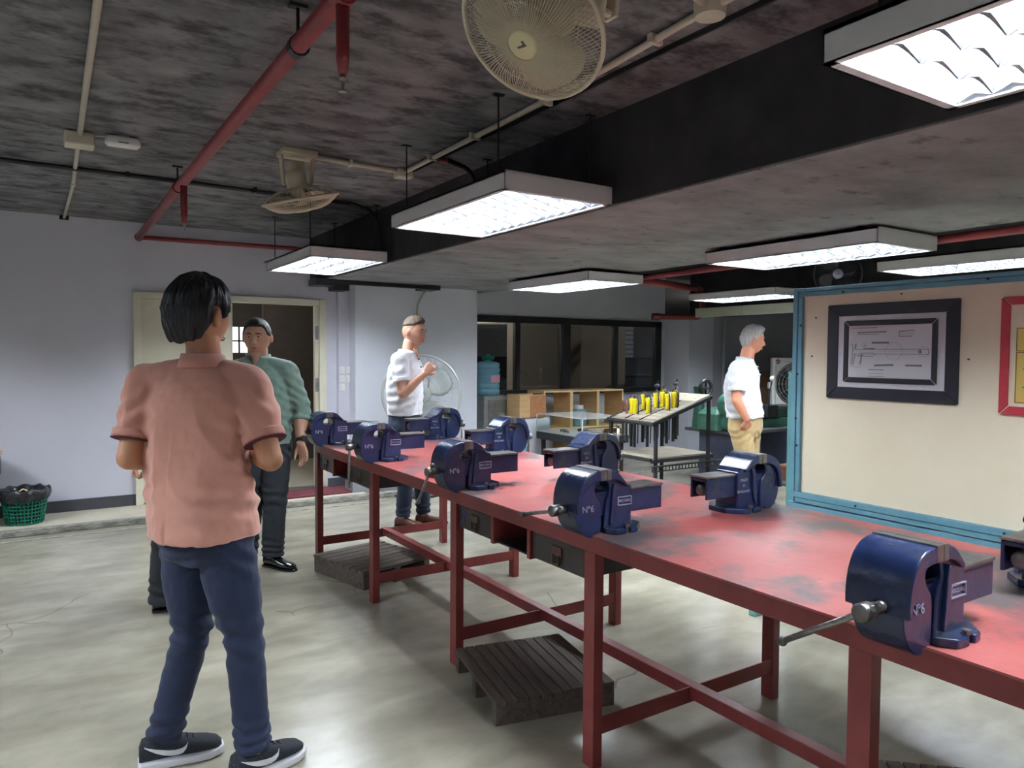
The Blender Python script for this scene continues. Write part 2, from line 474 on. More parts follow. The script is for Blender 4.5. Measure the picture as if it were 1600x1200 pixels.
def part(name, mb, m, parent, smooth=False, bevel=0, seg=2, label=None, auto=False):
    me = mb.mesh(name, bool(smooth))
    o = put(name, me, m, parent)
    if smooth == 'auto':
        me.set_sharp_from_angle(angle=0.6)
    if bevel:
        bv = o.modifiers.new('bevel', 'BEVEL')
        bv.width = bevel
        bv.segments = seg
        bv.limit_method = 'ANGLE'
        bv.angle_limit = 0.6
        bv.harden_normals = False
    if label:
        o['label'] = label
    return o


def thing(name, label, cat, loc=(0, 0, 0), rotz=0, group=None):
    o = bpy.data.objects.new(name, None)
    o.empty_display_size = 0.1
    C.objects.link(o)
    o.location = loc
    o.rotation_euler = (0, 0, rotz)
    o['label'] = label
    o['category'] = cat
    if group:
        o['group'] = group
    return o


def solo(name, mb, m, label, cat, group=None, loc=(0, 0, 0), **k):
    o = part(name, mb, m, None, **k)
    o.location = loc
    o['label'] = label
    o['category'] = cat
    if group:
        o['group'] = group
    return o


def struct(name, mb, m, parent=None, **k):
    o = part(name, mb, m, parent, **k)
    if parent is None:
        o['kind'] = 'structure'
    return o


def dup(root, loc=None, rotz=None, label=None, group=None):
    def cp(o, par):
        c = o.copy()
        C.objects.link(c)
        if par is not None:
            c.parent = par
        for ch in kids.get(o.name, []):
            cp(ch, c)
        return c
    kids = {}
    for o in bpy.data.objects:
        if o.parent:
            kids.setdefault(o.parent.name, []).append(o)
    r = cp(root, None)
    if loc is not None:
        r.location = loc
    if rotz is not None:
        r.rotation_euler = (0, 0, rotz)
    if label:
        r['label'] = label
    if group:
        r['group'] = group
    return r


def text_mb(body, size, depth, Mx):
    cu = bpy.data.curves.new('t', 'FONT')
    cu.body = body
    cu.size = size
    cu.extrude = depth
    cu.align_x = 'CENTER'
    cu.align_y = 'CENTER'
    cu.resolution_u = 3
    o = bpy.data.objects.new('t', cu)
    C.objects.link(o)
    dg = bpy.context.evaluated_depsgraph_get()
    me = bpy.data.meshes.new_from_object(o.evaluated_get(dg))
    mb = MB()
    mb.add([Mx @ v.co for v in me.vertices], [tuple(p.vertices) for p in me.polygons])
    bpy.data.objects.remove(o)
    bpy.data.curves.remove(cu)
    bpy.data.meshes.remove(me)
    return mb


def frame_to(n, upv=Vector((0, 0, 1))):
    """3x3 whose z axis is n"""
    n = Vector(n).normalized()
    x = upv.cross(n)
    x = x.normalized() if x.length > 1e-5 else Vector((1, 0, 0))
    y = n.cross(x)
    return Matrix((x, y, n)).transposed()

# ------------------------------------------------------------------ the room
ZC = 2.62
struct('floor', MB().bb(-4, 13.2, -5, 8.1, -0.1, 0), M['floor'])
struct('ceiling', MB().bb(-4, 2.36, -5, 7.5, ZC, ZC + 0.1), M['ceil'])
o = struct('ceiling', MB().bb(4.38, 13.2, -5, 8.1, ZC, ZC + 0.1), M['beam'])
struct('ceiling_beam', MB().bb(2.36, 4.39, -5, 8.0, 2.172, 2.72), M['band'])
struct('trim_1', MB().bb(2.345, 2.36, -5, 7.45, 2.178, ZC), M['beam'])
struct('trim_2', MB().bb(4.39, 4.40, -5, 8.0, 2.178, ZC), M['beam'])
struct('ceiling_beam', MB().bb(7.9, 8.7, -5, 7.5, 2.03, ZC), M['beam'])
mb = MB()
mb.bb(-4, 0.72, 7.45, 7.57, 0.0, ZC)
mb.bb(0.72, 2.50, 7.45, 7.57, 2.0, ZC)
mb.bb(2.50, 2.70, 7.45, 7.57, 0.0, ZC)
struct('wall_far', mb, M['wall'])
struct('column', MB().bb(2.62, 2.80, 7.38, 7.60, 0.0, 2.40), M['wall'])
struct('column', MB().bb(2.735, 4.18, 7.20, 8.10, 0.0, 2.172), M['wall_pale'])
mb = MB()
mb.bb(4.18, 7.9, 8.0, 8.12, 0, 0.93)
mb.bb(4.18, 7.9, 8.0, 8.12, 1.945, 2.72)
mb.bb(7.81, 7.9, 8.0, 8.12, 0.93, 1.945)
struct('wall_windows', mb, M['wall_pale'])
struct('column', MB().bb(7.9, 8.4, 7.5, 8.12, 0, 2.03), M['wall_pale'])
struct('wall_alcove', MB().bb(8.4, 13.2, 7.5, 7.62, 0, 2.72), mat('shaded_pale_paint', (0.38, 0.38, 0.42), (0.42, 0.42, 0.46), rough=0.8, scale=2))  # same pale wall as the column, its shadow put into a darker grey
struct('wall_left', MB().bb(-4.1, -4, -5, 7.57, 0, ZC), M['wall'])
struct('wall_back', MB().bb(-4, 13.2, -5.1, -5, 0, ZC), M['wall_pale'])
struct('wall_right', MB().bb(13.2, 13.3, -5, 7.6, 0, ZC), M['wall_pale'])
struct('walkway', MB().bb(-4, 2.735, 6.90, 7.45, 0, 0.05), M['walkway'])
struct('trim_3', MB().bb(-4, 4.4, 6.82, 6.90, 0, 0.052), M['curb'], bevel=0.008)
struct('trim_4', MB().bb(-4, 8.0, 6.66, 6.70, 0, 0.004), M['curb'])
struct('plinth', MB().bb(2.62, 4.5, 6.98, 7.20, 0, 0.17), M['wall_dark'])
struct('baseboard_far', MB().bb(-4, 0.72, 7.43, 7.45, 0.05, 0.15), M['skirt'])
struct('baseboard_far', MB().bb(2.50, 2.735, 7.36, 7.38, 0.05, 0.15), M['skirt'])
struct('baseboard_column', MB().bb(2.735, 4.18, 7.185, 7.2, 0.17, 0.27), M['skirt'])

# door with one closed leaf and one leaf folded back into the corridor
fr = MB()
fr.bb(0.72, 0.785, 7.41, 7.57, 0.05, 2.0)
fr.bb(2.43, 2.50, 7.41, 7.57, 0.05, 2.0)
fr.bb(0.786, 2.429, 7.41, 7.57, 1.94, 2.0)
d1 = struct('door_1', fr, M['cream_frame'], bevel=0.004)
part('door_leaf', MB().bb(0.787, 1.585, 7.46, 7.50, 0.06, 1.938), M['cream'], d1, bevel=0.003)
part('door_leaf', MB().box((2.65, 7.93, 1.0), (0.04, 0.80, 1.876), Matrix.Rotation(-0.52, 3, 'Z')), M['cream'], d1, bevel=0.003)
part('jamb_strip', MB().bb(2.39, 2.43, 7.45, 7.50, 0.06, 1.938), M['cream'], d1, bevel=0.002)
for z in (0.45, 1.12, 1.66):
    part('hinge', MB().bb(2.394, 2.428, 7.442, 7.45, z - 0.07, z + 0.07), M['silver_dark'], d1)
part('threshold', MB().bb(0.787, 2.43, 7.42, 7.57, 0.05, 0.058), M['silver_dark'], d1)
# the corridor behind it
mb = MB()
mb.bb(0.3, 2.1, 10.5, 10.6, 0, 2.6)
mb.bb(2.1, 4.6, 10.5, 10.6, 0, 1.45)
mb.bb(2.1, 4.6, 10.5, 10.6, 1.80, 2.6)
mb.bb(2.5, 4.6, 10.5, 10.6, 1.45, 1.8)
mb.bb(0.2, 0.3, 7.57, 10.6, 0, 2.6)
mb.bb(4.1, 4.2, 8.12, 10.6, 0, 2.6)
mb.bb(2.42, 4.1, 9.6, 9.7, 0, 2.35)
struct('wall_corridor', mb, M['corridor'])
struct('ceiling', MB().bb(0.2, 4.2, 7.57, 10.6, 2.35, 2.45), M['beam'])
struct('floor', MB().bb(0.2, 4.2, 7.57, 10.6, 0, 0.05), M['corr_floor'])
w = struct('window_2', MB().bb(2.1, 2.5, 10.47, 10.5, 1.60, 1.62).bb(2.1, 2.13, 10.47, 10.5, 1.45, 1.8).bb(2.3, 2.32, 10.47, 10.5, 1.45, 1.8), M['black'])
part('pane', MB().bb(2.13, 2.5, 10.5, 10.52, 1.45, 1.8), M['daylit'], w)

# sliding window band and the dark garage beyond
W = MB()
W.bb(4.18, 7.81, 7.97, 8.06, 1.86, 1.945)
W.bb(4.18, 7.81, 7.97, 8.06, 0.93, 0.985)
W.bb(7.70, 7.81, 7.97, 8.06, 0.93, 1.945)
win = struct('window_1', W, M['black'], bevel=0.004)
for x, wd in ((5.25, 0.07), (6.04, 0.14), (6.93, 0.07)):
    part('mullion', MB().bb(x - wd / 2, x + wd / 2, 7.975, 8.055, 0.985, 1.86), M['black'], win, bevel=0.003)
for a, b in ((4.19, 5.215), (5.285, 5.97), (6.11, 6.895), (6.965, 7.70)):
    part('pane', MB().bb(a, b, 8.01, 8.018, 0.985, 1.86), M['darkglass'], win)
part('sill', MB().bb(4.18, 7.83, 7.93, 7.97, 0.915, 0.935), M['black'], win)

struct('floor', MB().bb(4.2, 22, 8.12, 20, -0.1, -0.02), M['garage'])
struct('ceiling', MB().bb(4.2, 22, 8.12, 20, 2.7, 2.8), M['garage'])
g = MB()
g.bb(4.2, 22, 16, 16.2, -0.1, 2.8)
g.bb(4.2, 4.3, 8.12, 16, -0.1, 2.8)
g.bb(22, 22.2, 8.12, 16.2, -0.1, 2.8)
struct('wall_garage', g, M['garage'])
struct('column', MB().bb(6.3, 7.1, 9.6, 9.9, -0.02, 2.7), M['garage_beige'])
struct('column', MB().bb(8.6, 9.7, 10.9, 11.4, -0.02, 2.7), M['garage_beige'])
t = thing('shutter', 'dim ribbed roller shutter seen through the second window from the right', 'shutter', (12.6, 15.2, 0))
for k in range(14):
    part('slat', MB().box((0, 0, 0.5 + k * 0.13), (2.4, 0.03, 0.10)), M['wall_dark'], t)
solo('pipe_run', MB().cyl((4.4, 10.2, 2.05), (9.5, 10.2, 2.12), 0.05).cyl((4.4, 10.2, 1.93), (9.5, 10.2, 2.0), 0.03), M['conduit'],
     'pale pipes under the garage ceiling behind the left window panes', 'pipe')


def make_car(label, loc, rz):
    t = thing('car', label, 'car', loc, rz, None)
    side = [(-2.1, 0.25), (-2.15, 0.7), (-2.0, 0.92), (-1.5, 0.98), (-0.95, 1.38), (0.5, 1.42), (1.15, 1.02), (1.95, 0.86), (2.15, 0.6), (2.12, 0.25)]
    part('body', MB().prism(side, 'y', -0.86, 0.86), M['car_black'], t, bevel=0.09, seg=3, smooth=False)
    part('side_window', MB().prism([(-1.3, 1.0), (-0.9, 1.31), (0.45, 1.35), (0.95, 1.02)], 'y', -0.868, 0.868), M['car_glass'], t)
    part('windscreen', MB().prism([(0.56, 1.36), (1.14, 1.04), (1.17, 1.05), (0.6, 1.385)], 'y', -0.7, 0.7), M['car_glass'], t)
    for x in (-1.35, 1.35):
        for y in (-0.78, 0.78):
            wh = part('wheel', MB().cyl((x, y - 0.1, 0.31), (x, y + 0.1, 0.31), 0.31, 24), M['black'], t)
            part('hub', MB().cyl((x, y - 0.11, 0.31), (x, y + 0.11, 0.31), 0.17, 16), M['silver_dark'], wh)
    for y in (-0.62, 0.62):
        part('headlamp', MB().box((2.1, y, 0.66), (0.1, 0.34, 0.10)), M['silver'], t)
    part('bumper', MB().box((2.13, 0, 0.34), (0.08, 1.6, 0.16)), M['black'], t)
    return t


make_car('dark car parked behind the rightmost window pane', (10.6, 12.4, -0.02), -1.9)
make_car('dark car half hidden behind the water bottle pane', (5.9, 11.9, -0.02), -1.25)
make_car('dark car parked beyond the third window pane', (8.3, 13.6, -0.02), -1.45)
el = thing('exit_light', 'small glowing red lamp on the garage wall behind the right window', 'lamp', (10.9, 15.95, 1.80))
part('lamp_box', MB().box((0, 0, 0), (0.3, 0.08, 0.2)), M['black'], el)
part('lamp_face', MB().box((0, -0.045, 0), (0.17, 0.01, 0.11)), M['redled'], el)


# ------------------------------------------------------------------ ceiling lights
def louver_blade(wd, hgt):
    n = 8
    top = [(-wd / 2 + wd * i / n, hgt) for i in range(n + 1)]
    low = [(-wd / 2 + wd * i / n, hgt * (0.55 - 0.55 * (2 * abs(i / n - 0.5)) ** 1.3)) for i in range(n + 1)]
    mb = MB()
    poly = low + top[::-1]
    n2 = len(poly)
    # a blade that is thick at its top and sharp at its lower edge
    vs_ = []
    for s in (-1, 1):
        for (x, z) in poly:
            vs_.append((x, s * (0.002 + 0.016 * max(0, (z / hgt)) ** 2), z))
    fs = [tuple(range(n2 - 1, -1, -1)), tuple(range(n2, 2 * n2))] + [(i, (i + 1) % n2, n2 + (i + 1) % n2, n2 + i) for i in range(n2)]
    return mb.add(vs_, fs).mesh('louver_blade')


BL_W = 0.178
blade_me = louver_blade(BL_W, 0.045)
blade_me.materials.append(M['blade'])


def divider_mesh(L, pitch, n):
    # spine between two channels, its lower edge scalloped into peaks at each blade
    poly = []
    for i in range(n * 4 + 1):
        y = -L / 2 + L * i / (n * 4)
        ph = (y / pitch) % 1.0
        d = abs(ph - 0.5) * 2
        poly.append((y, 0.0 + 0.018 * (1 - d)))
    mb = MB()
    vs_ = []
    for (y, z) in poly:
        vs_ += [(-0.002, y, z), (0.002, y, z), (-0.010, y, 0.05), (0.010, y, 0.05)]
    fs = []
    for i in range(len(poly) - 1):
        a, b = i * 4, i * 4 + 4
        fs += [(a, a + 1, b + 1, b), (a + 1, a + 3, b + 3, b + 1), (a, b, b + 2, a + 2), (a + 2, b + 2, b + 3, a + 3)]
    fs += [(0, 2, 3, 1), (len(vs_) - 4, len(vs_) - 3, len(vs_) - 1, len(vs_) - 2)]
    return mb.add(vs_, fs).mesh('louver_divider')


FW, FL, FH = 0.61, 1.22, 0.085
NB = 11
div_me = divider_mesh(FL - 0.06, (FL - 0.06) / (NB + 1), NB + 1)
div_me.materials.append(M['reflector'])
tube_me = MB().cyl((0, -0.55, 0), (0, 0.55, 0), 0.013, 10).mesh('tube', True)
tube_me.materials.append(M['tube'])


def make_fixture(label, x, y, z, rods=0.0, group='ceiling light fixtures'):
    t = thing('light_fixture', label, 'ceiling light', (x, y, z), 0, group)
    h = MB()
    h.bb(-FW / 2, FW / 2, -FL / 2, FL / 2, FH - 0.012, FH)
    for s in (-1, 1):
        h.bb(s * FW / 2, s * (FW / 2 - 0.004), -FL / 2, FL / 2, 0, FH)
        h.bb(-FW / 2, FW / 2, s * FL / 2, s * (FL / 2 - 0.004), 0, FH)
        h.bb(s * FW / 2, s * (FW / 2 - 0.026), -FL / 2, FL / 2, 0, 0.004)
        h.bb(-FW / 2, FW / 2, s * FL / 2, s * (FL / 2 - 0.03), 0, 0.004)
    part('housing', h, M['fixture'], t)
    part('reflector', MB().bb(-FW / 2 + 0.006, FW / 2 - 0.006, -FL / 2 + 0.006, FL / 2 - 0.006, FH - 0.016, FH - 0.013), M['white'], t)
    for c in (-1, 0, 1):
        cx = c * 0.186
        o = put('tube', tube_me, None, t)
        o.location = (cx, 0, FH - 0.026)
        for k in range(NB):
            b = put('louver_blade', blade_me, None, t)
            b.location = (cx, -(FL - 0.06) / 2 + (k + 1) * (FL - 0.06) / (NB + 1), 0.008)
    for c in (-1.5, -0.5, 0.5, 1.5):
        o = put('louver_divider', div_me, None, t)
        o.location = (c * 0.186, 0, 0.006)
    if rods:
        for sx in (-1, 1):
            for sy in (-1, 1):
                px, py = sx * (FW / 2 - 0.04), sy * (FL / 2 - 0.12)
                r = part('hanger_rod', MB().cyl((px, py, FH), (px, py, FH + rods), 0.004, 8), M['blackpipe'], t)
                part('anchor', MB().box((px, py, FH + rods - 0.004), (0.05, 0.025, 0.008)), M['blackpipe'], r)
    return t


RZ = ZC - 2.17 - FH
make_fixture('louvered light hanging over the men, farthest left and smallest of the left row', 1.99, 5.96, 2.165, RZ + .005)
make_fixture('louvered light on thin rods above the bench middle, between two cream fans', 2.02, 3.33, 2.17, RZ)
make_fixture('big louvered light at the top right corner with deep mirrored cells', 1.945, 0.52, 2.17, RZ)
make_fixture('flat louvered light under the concrete slab, above the window wall', 4.12, 5.36, 2.07, .017)
make_fixture('long thin louvered light under the slab, left above the cream board', 4.12, 2.88, 2.07, .017)
make_fixture('small louvered light hanging in front of the dark beam, above the grey-haired man', 6.80, 5.58, 2.10, 0.435)
make_fixture('white light housing partly hidden behind the top of the cream board', 5.95, 2.75, 2.13, 0.405)
# the same rows go on outside the picture
for (x, y, w_) in ((1.95, -2.3, 'behind the viewer over the near bench end'), (-1.6, 5.8, 'left of the picture near the far wall'), (-1.6, 3.0, 'left of the picture, middle of that row'),
                   (-1.6, 0.2, 'left of the viewer'), (-1.6, -2.6, 'left behind the viewer'), (4.12, -0.4, 'under the slab right of the picture'), (6.6, 0.0, 'right of the picture beyond the board')):
    make_fixture('louvered white ceiling light ' + w_, x, y, 2.17 if x < 2.3 else 2.07 if x < 5 else 2.13, RZ if x < 2.3 else .017 if x < 5 else .405)


def fill_globe(label, x, y, z, power):
    t = thing('fill_lamp', label, 'ceiling lamp', (x, y, z))
    part('base', MB().lathe([(.001, .0), (.09, .0), (.09, .04), (.001, .04)], 20), M['white'], t)
    g_ = mat('fill_glow', (1, 1, 1), emit=(1.0, 0.93, 0.85), estr=power)
    part('globe', MB().ell((0, 0, -.04), (.08, .08, .06)), g_, t, smooth=True)


fill_globe('added unseen fill lamp on the corridor ceiling beyond the open door', 1.15, 8.7, 2.30, 110)  # out-of-view lamp added to lighten the dark corridor
fill_globe('added unseen fill lamp on the garage ceiling behind the pale column', 4.9, 9.4, 2.65, 420)  # this and the next are added out of view to lighten the garage
fill_globe('added unseen fill lamp on the garage ceiling beyond the window band, right', 12.5, 10.2, 2.65, 900)



# ------------------------------------------------------------------ pipes and conduits
def elbow(pts, r, n=10):
    """polyline with rounded corners"""
    pts = [Vector(p) for p in pts]
    out = [pts[0]]
    for i in range(1, len(pts) - 1):
        a, b, c = pts[i - 1], pts[i], pts[i + 1]
        d1, d2 = (a - b).normalized(), (c - b).normalized()
        rr = min(r, (a - b).length * 0.45, (c - b).length * 0.45)
        for k in range(7):
            s = k / 6
            p = (b + d1 * rr) * (1 - s) ** 2 + b * 2 * s * (1 - s) + (b + d2 * rr) * s * s
            out.append(p)
    out.append(pts[-1])
    return out


t = thing('sprinkler_pipe', 'red sprinkler pipe running under the ceiling from the far wall towards the viewer', 'pipe', (0.75, 7.4, 2.48))
L_ = lambda *p: [tuple(Vector(q) - Vector((0.75, 7.4, 2.48))) for q in p]
part('main_pipe', MB().tube(L_((0.77, 7.36, 2.48), (0.75, 5.2, 2.48), (0.74, -4.0, 2.48)), 0.030, 14), M['redpipe'], t, smooth=True)
part('wall_pipe', MB().tube(L_((0.77, 7.38, 2.48), (3.0, 7.36, 2.50)), 0.022, 12), M['redpipe'], t, smooth=True)
part('elbow_fitting', MB().ell(L_((0.77, 7.37, 2.48))[0], (0.038, 0.038, 0.038)), M['redpipe'], t, smooth=True)
for y in (4.95, 1.98):
    part('coupling', MB().cyl(*L_((0.75, y + 0.12, 2.48), (0.75, y + 0.06, 2.48)), 0.037, 14), M['redpipe'], t)
for y, zb, r in ((4.82, 2.23, 0.020), (2.07, 2.255, 0.020)):
    x = 0.75
    dr = part('drop_pipe', MB().tube(L_((x, y, 2.47), (x, y, zb + 0.05), (x, y, zb)), [r, r, r * 0.7], 12), M['redpipe'], t, smooth=True)
    part('sprinkler_head', MB().lathe([(0.010, 0), (0.011, -0.012), (0.006, -0.02), (0.004, -0.045), (0.012, -0.047), (0.012, -0.05)], 12,
                                      L_((x, y, zb))[0]), M['steel'], dr)
for y in (5.05, 2.5, 0.0):
    part('hanger_rod', MB().cyl(*L_((0.75, y, 2.50), (0.75, y, ZC)), 0.006, 8).box(L_((0.75, y, ZC - 0.006))[0], (0.06, 0.03, 0.012)), M['blackpipe'], t)
    part('clamp', MB().cyl(*L_((0.75, y - 0.02, 2.48), (0.75, y + 0.02, 2.48)), 0.036, 12), M['blackpipe'], t)

t = thing('sprinkler_pipe', 'red pipe along the edge of the concrete slab on the right', 'pipe', (4.46, 4.9, 2.12))
O_ = Vector((4.46, 4.9, 2.12))
part('main_pipe', MB().tube([Vector(p) - O_ for p in ((4.46, 4.93, 2.13), (4.44, -4.5, 2.16))], 0.025, 12), M['redpipe'], t, smooth=True)
part('branch_pipe', MB().tube([Vector(p) - O_ for p in elbow([(4.46, 4.93, 2.13), (7.70, 7.1, 2.36), (7.75, 7.1, 1.98), (7.1, 7.4, 1.98)], 0.12)], 0.04, 12), M['redpipe'], t, smooth=True)
part('coupling', MB().cyl(Vector((7.17, 7.37, 1.98)) - O_, Vector((7.08, 7.41, 1.98)) - O_, 0.05, 12), M['redpipe'], t)

t = thing('conduit', 'cream conduit along the ceiling edge from the small fan to the junction top right', 'conduit', (1.95, 4.3, 2.6))
O_ = Vector((1.95, 4.3, 2.6))
part('pipe', MB().tube([Vector(p) - O_ for p in ((1.38, 4.28, 2.60), (1.965, 4.32, 2.60))], 0.014, 10), M['conduit'], t, smooth=True)
part('pipe', MB().tube([Vector(p) - O_ for p in ((1.965, 4.32, 2.60), (1.955, 3.1, 2.60), (1.93, 2.3, 2.60), (1.885, 1.72, 2.60), (1.86, -3, 2.60))], 0.014, 10), M['conduit'], t, smooth=True)
part('pipe', MB().tube([Vector(p) - O_ for p in ((1.885, 1.72, 2.60), (1.45, 1.60, 2.60))], 0.014, 10), M['conduit'], t, smooth=True)
part('junction_box', MB().box(Vector((1.965, 4.33, 2.59)) - O_, (0.10, 0.09, 0.05)), M['conduit'], t, bevel=0.006)
part('junction_box', MB().lathe([(0.03, -0.035), (0.05, -0.03), (0.055, 0.0), (0.055, 0.02)], 20, Vector((1.885, 1.72, 2.60)) - O_), M['conduit'], t)
for y in (3.9, 3.4, 2.75, 2.0, 1.3):
    part('saddle_clip', MB().box(Vector((1.955 - (0.05 if y < 2.3 else 0), y, 2.60)) - O_, (0.06, 0.02, 0.034)), M['conduit'], t)
for x in (1.6,):
    part('saddle_clip', MB().box(Vector((x, 4.295, 2.60)) - O_, (0.02, 0.06, 0.034)), M['conduit'], t)

t = thing('conduit', 'cream conduit down the left part of the ceiling to the far wall', 'conduit', (0.2, 4.59, 2.6))
O_ = Vector((0.2, 4.59, 2.6))
part('pipe', MB().tube([Vector(p) - O_ for p in ((0.20, 4.52, 2.60), (0.18, 2.7, 2.60), (0.17, -2.0, 2.60))], 0.014, 10), M['conduit'], t, smooth=True)
part('pipe', MB().tube([Vector(p) - O_ for p in ((0.20, 4.66, 2.60), (0.215, 5.9, 2.60), (0.20, 7.42, 2.60))], 0.012, 10), M['conduit'], t, smooth=True)
part('junction_box', MB().box(Vector((0.20, 4.59, 2.58)) - O_, (0.14, 0.13, 0.07)), M['conduit'], t, bevel=0.008)
part('coupling', MB().cyl(Vector((0.214, 5.85, 2.60)) - O_, Vector((0.215, 5.95, 2.60)) - O_, 0.016, 10), M['conduit'], t)
part('end_fitting', MB().box(Vector((0.20, 7.42, 2.60)) - O_, (0.07, 0.04, 0.03)), M['black'], t)

t = thing('emergency_light', 'small cream device with loose wires on the ceiling beside the left conduit', 'detector', (0.40, 4.52, 2.585))
part('housing', MB().loft([((-0.085, 0, 0), (0, 1, 0), (0, 0, 1), 0.02, 0.015, 3), ((-0.07, 0, 0), (0, 1, 0), (0, 0, 1), 0.045, 0.028, 3),
                           ((0.07, 0, 0), (0, 1, 0), (0, 0, 1), 0.045, 0.028, 3), ((0.085, 0, 0), (0, 1, 0), (0, 0, 1), 0.02, 0.015, 3)], 20), M['white'], t, smooth=True)
part('vent_slot', MB().box((0, -0.046, -0.012), (0.05, 0.004, 0.004)), M['black'], t)
part('wire', MB().tube([(-0.13, 0.03, 0.02), (-0.09, 0.02, 0.022), (-0.03, -0.02, 0.03), (0.03, -0.03, 0.03), (0.0, 0.0, 0.03)], 0.003, 6), M['white'], t)

t = thing('conduit', 'thin black conduit crossing the ceiling behind the red pipe', 'conduit', (0.8, 5.38, 2.595))
part('pipe', MB().tube([(-4.6, 0.0, 0), (-0.8, 0.0, 0), (0.1, 0.0, 0), (1.22, 0.05, 0)], 0.016, 8), M['blackpipe'], t, smooth=True)
part('pipe', MB().tube(elbow([(1.22, 0.05, 0), (1.50, 0.2, -0.01), (1.525, 0.22, -0.40)], 0.14), 0.016, 8), M['blackpipe'], t, smooth=True)
for x in (-2.5, -1.2, -0.3, 0.5):
    part('saddle_clip', MB().box((x, 0, 0), (0.02, 0.06, 0.036)), M['blackpipe'], t)
t = thing('conduit', 'short black conduit with a red fitting bending over the beam edge', 'conduit', (2.05, 3.9, 2.6))
part('pipe', MB().tube(elbow([(0, 0, 0), (0.265, 0.12, -0.01), (0.272, 0.12, -0.36)], 0.13), 0.016, 8), M['blackpipe'], t, smooth=True)
part('end_fitting', MB().cyl((-0.05, -0.003, 0), (0.0, 0, 0), 0.02, 10), M['redpipe'], t)
solo('ceiling_rail', MB().bb(-0.006, 0.006, -4.6, 2.6, -0.02, 0.0), M['blackpipe'], 'black strip along the ceiling beside the cream conduit', 'trim', loc=(2.02, 1.7, ZC))

t = thing('cable_tray', 'black cable tray across the top of the pale column', 'cable tray', (2.95, 7.0, 2.13))
part('tray', MB().bb(-0.62, 0.62, -0.03, 0.03, 0.0, 0.035), M['blackpipe'], t)
part('end_box', MB().bb(-0.70, -0.5, -0.05, 0.2, -0.02, 0.045), M['blackpipe'], t)
part('end_box', MB().bb(0.46, 0.64, -0.04, 0.2, -0.005, 0.04), M['blackpipe'], t)
part('end_box', MB().bb(-0.5, -0.36, -0.02, 0.2, -0.06, 0.0), M['blackpipe'], t)
solo('conduit', MB().tube(elbow([(0.06, -0.17, 0.28), (0.06, 0, 0.24), (-0.02, 0, 0.10), (-0.02, 0, -1.5)], 0.05), 0.011, 8), M['conduit'],
     'thin grey conduit running down the pale column behind the man with raised hand', 'conduit', loc=(3.45, 7.185, 1.87), smooth=True)
solo('conduit', MB().cyl((0, 0, -1.95), (0, 0, 0), 0.022, 10), M['wall_pale'],
     'pale vertical pipe on the wall behind the grey-haired man', 'pipe', loc=(8.6, 7.47, 2.0), smooth=True)
t = thing('cable_duct', 'pale green box duct along the dark beam above the grey-haired man', 'duct', (7.60, 6.9, 2.0))
part('duct_section', MB().bb(-0.06, 0.06, -0.62, 0.16, -0.03, 0.09), M['dim_yellow'], t, bevel=0.003)
part('duct_section', MB().bb(-0.06, 0.06, -5.5, -0.625, -0.03, 0.09), M['dim_yellow'], t, bevel=0.003)

# five switch plates on the narrow pier
for k, (x, z) in enumerate(((2.655, 1.275), (2.725, 1.275), (2.655, 1.185), (2.725, 1.185), (2.655, 1.095))):
    nm = ('upper left', 'upper right', 'middle left', 'middle right', 'lowest, single')[k]
    t = thing('light_switch', 'white light switch on the narrow pier right of the door, ' + nm, 'switch', (x, 7.374, z), 0, 'light switches by the door')
    part('switch_plate', MB().box((0, 0, 0), (0.052, 0.012, 0.072)), M['switch'], t, bevel=0.003)
    part('rocker', MB().box((0, -0.008, 0), (0.022, 0.008, 0.034)), M['white'], t, bevel=0.002)

solo('floor_mat', MB().bb(-0.42, 0.42, -0.2, 0.2, 0, 0.015), M['maroon'], 'dark maroon mat on the walkway in front of the open door', 'mat', loc=(2.25, 7.19, 0.05))


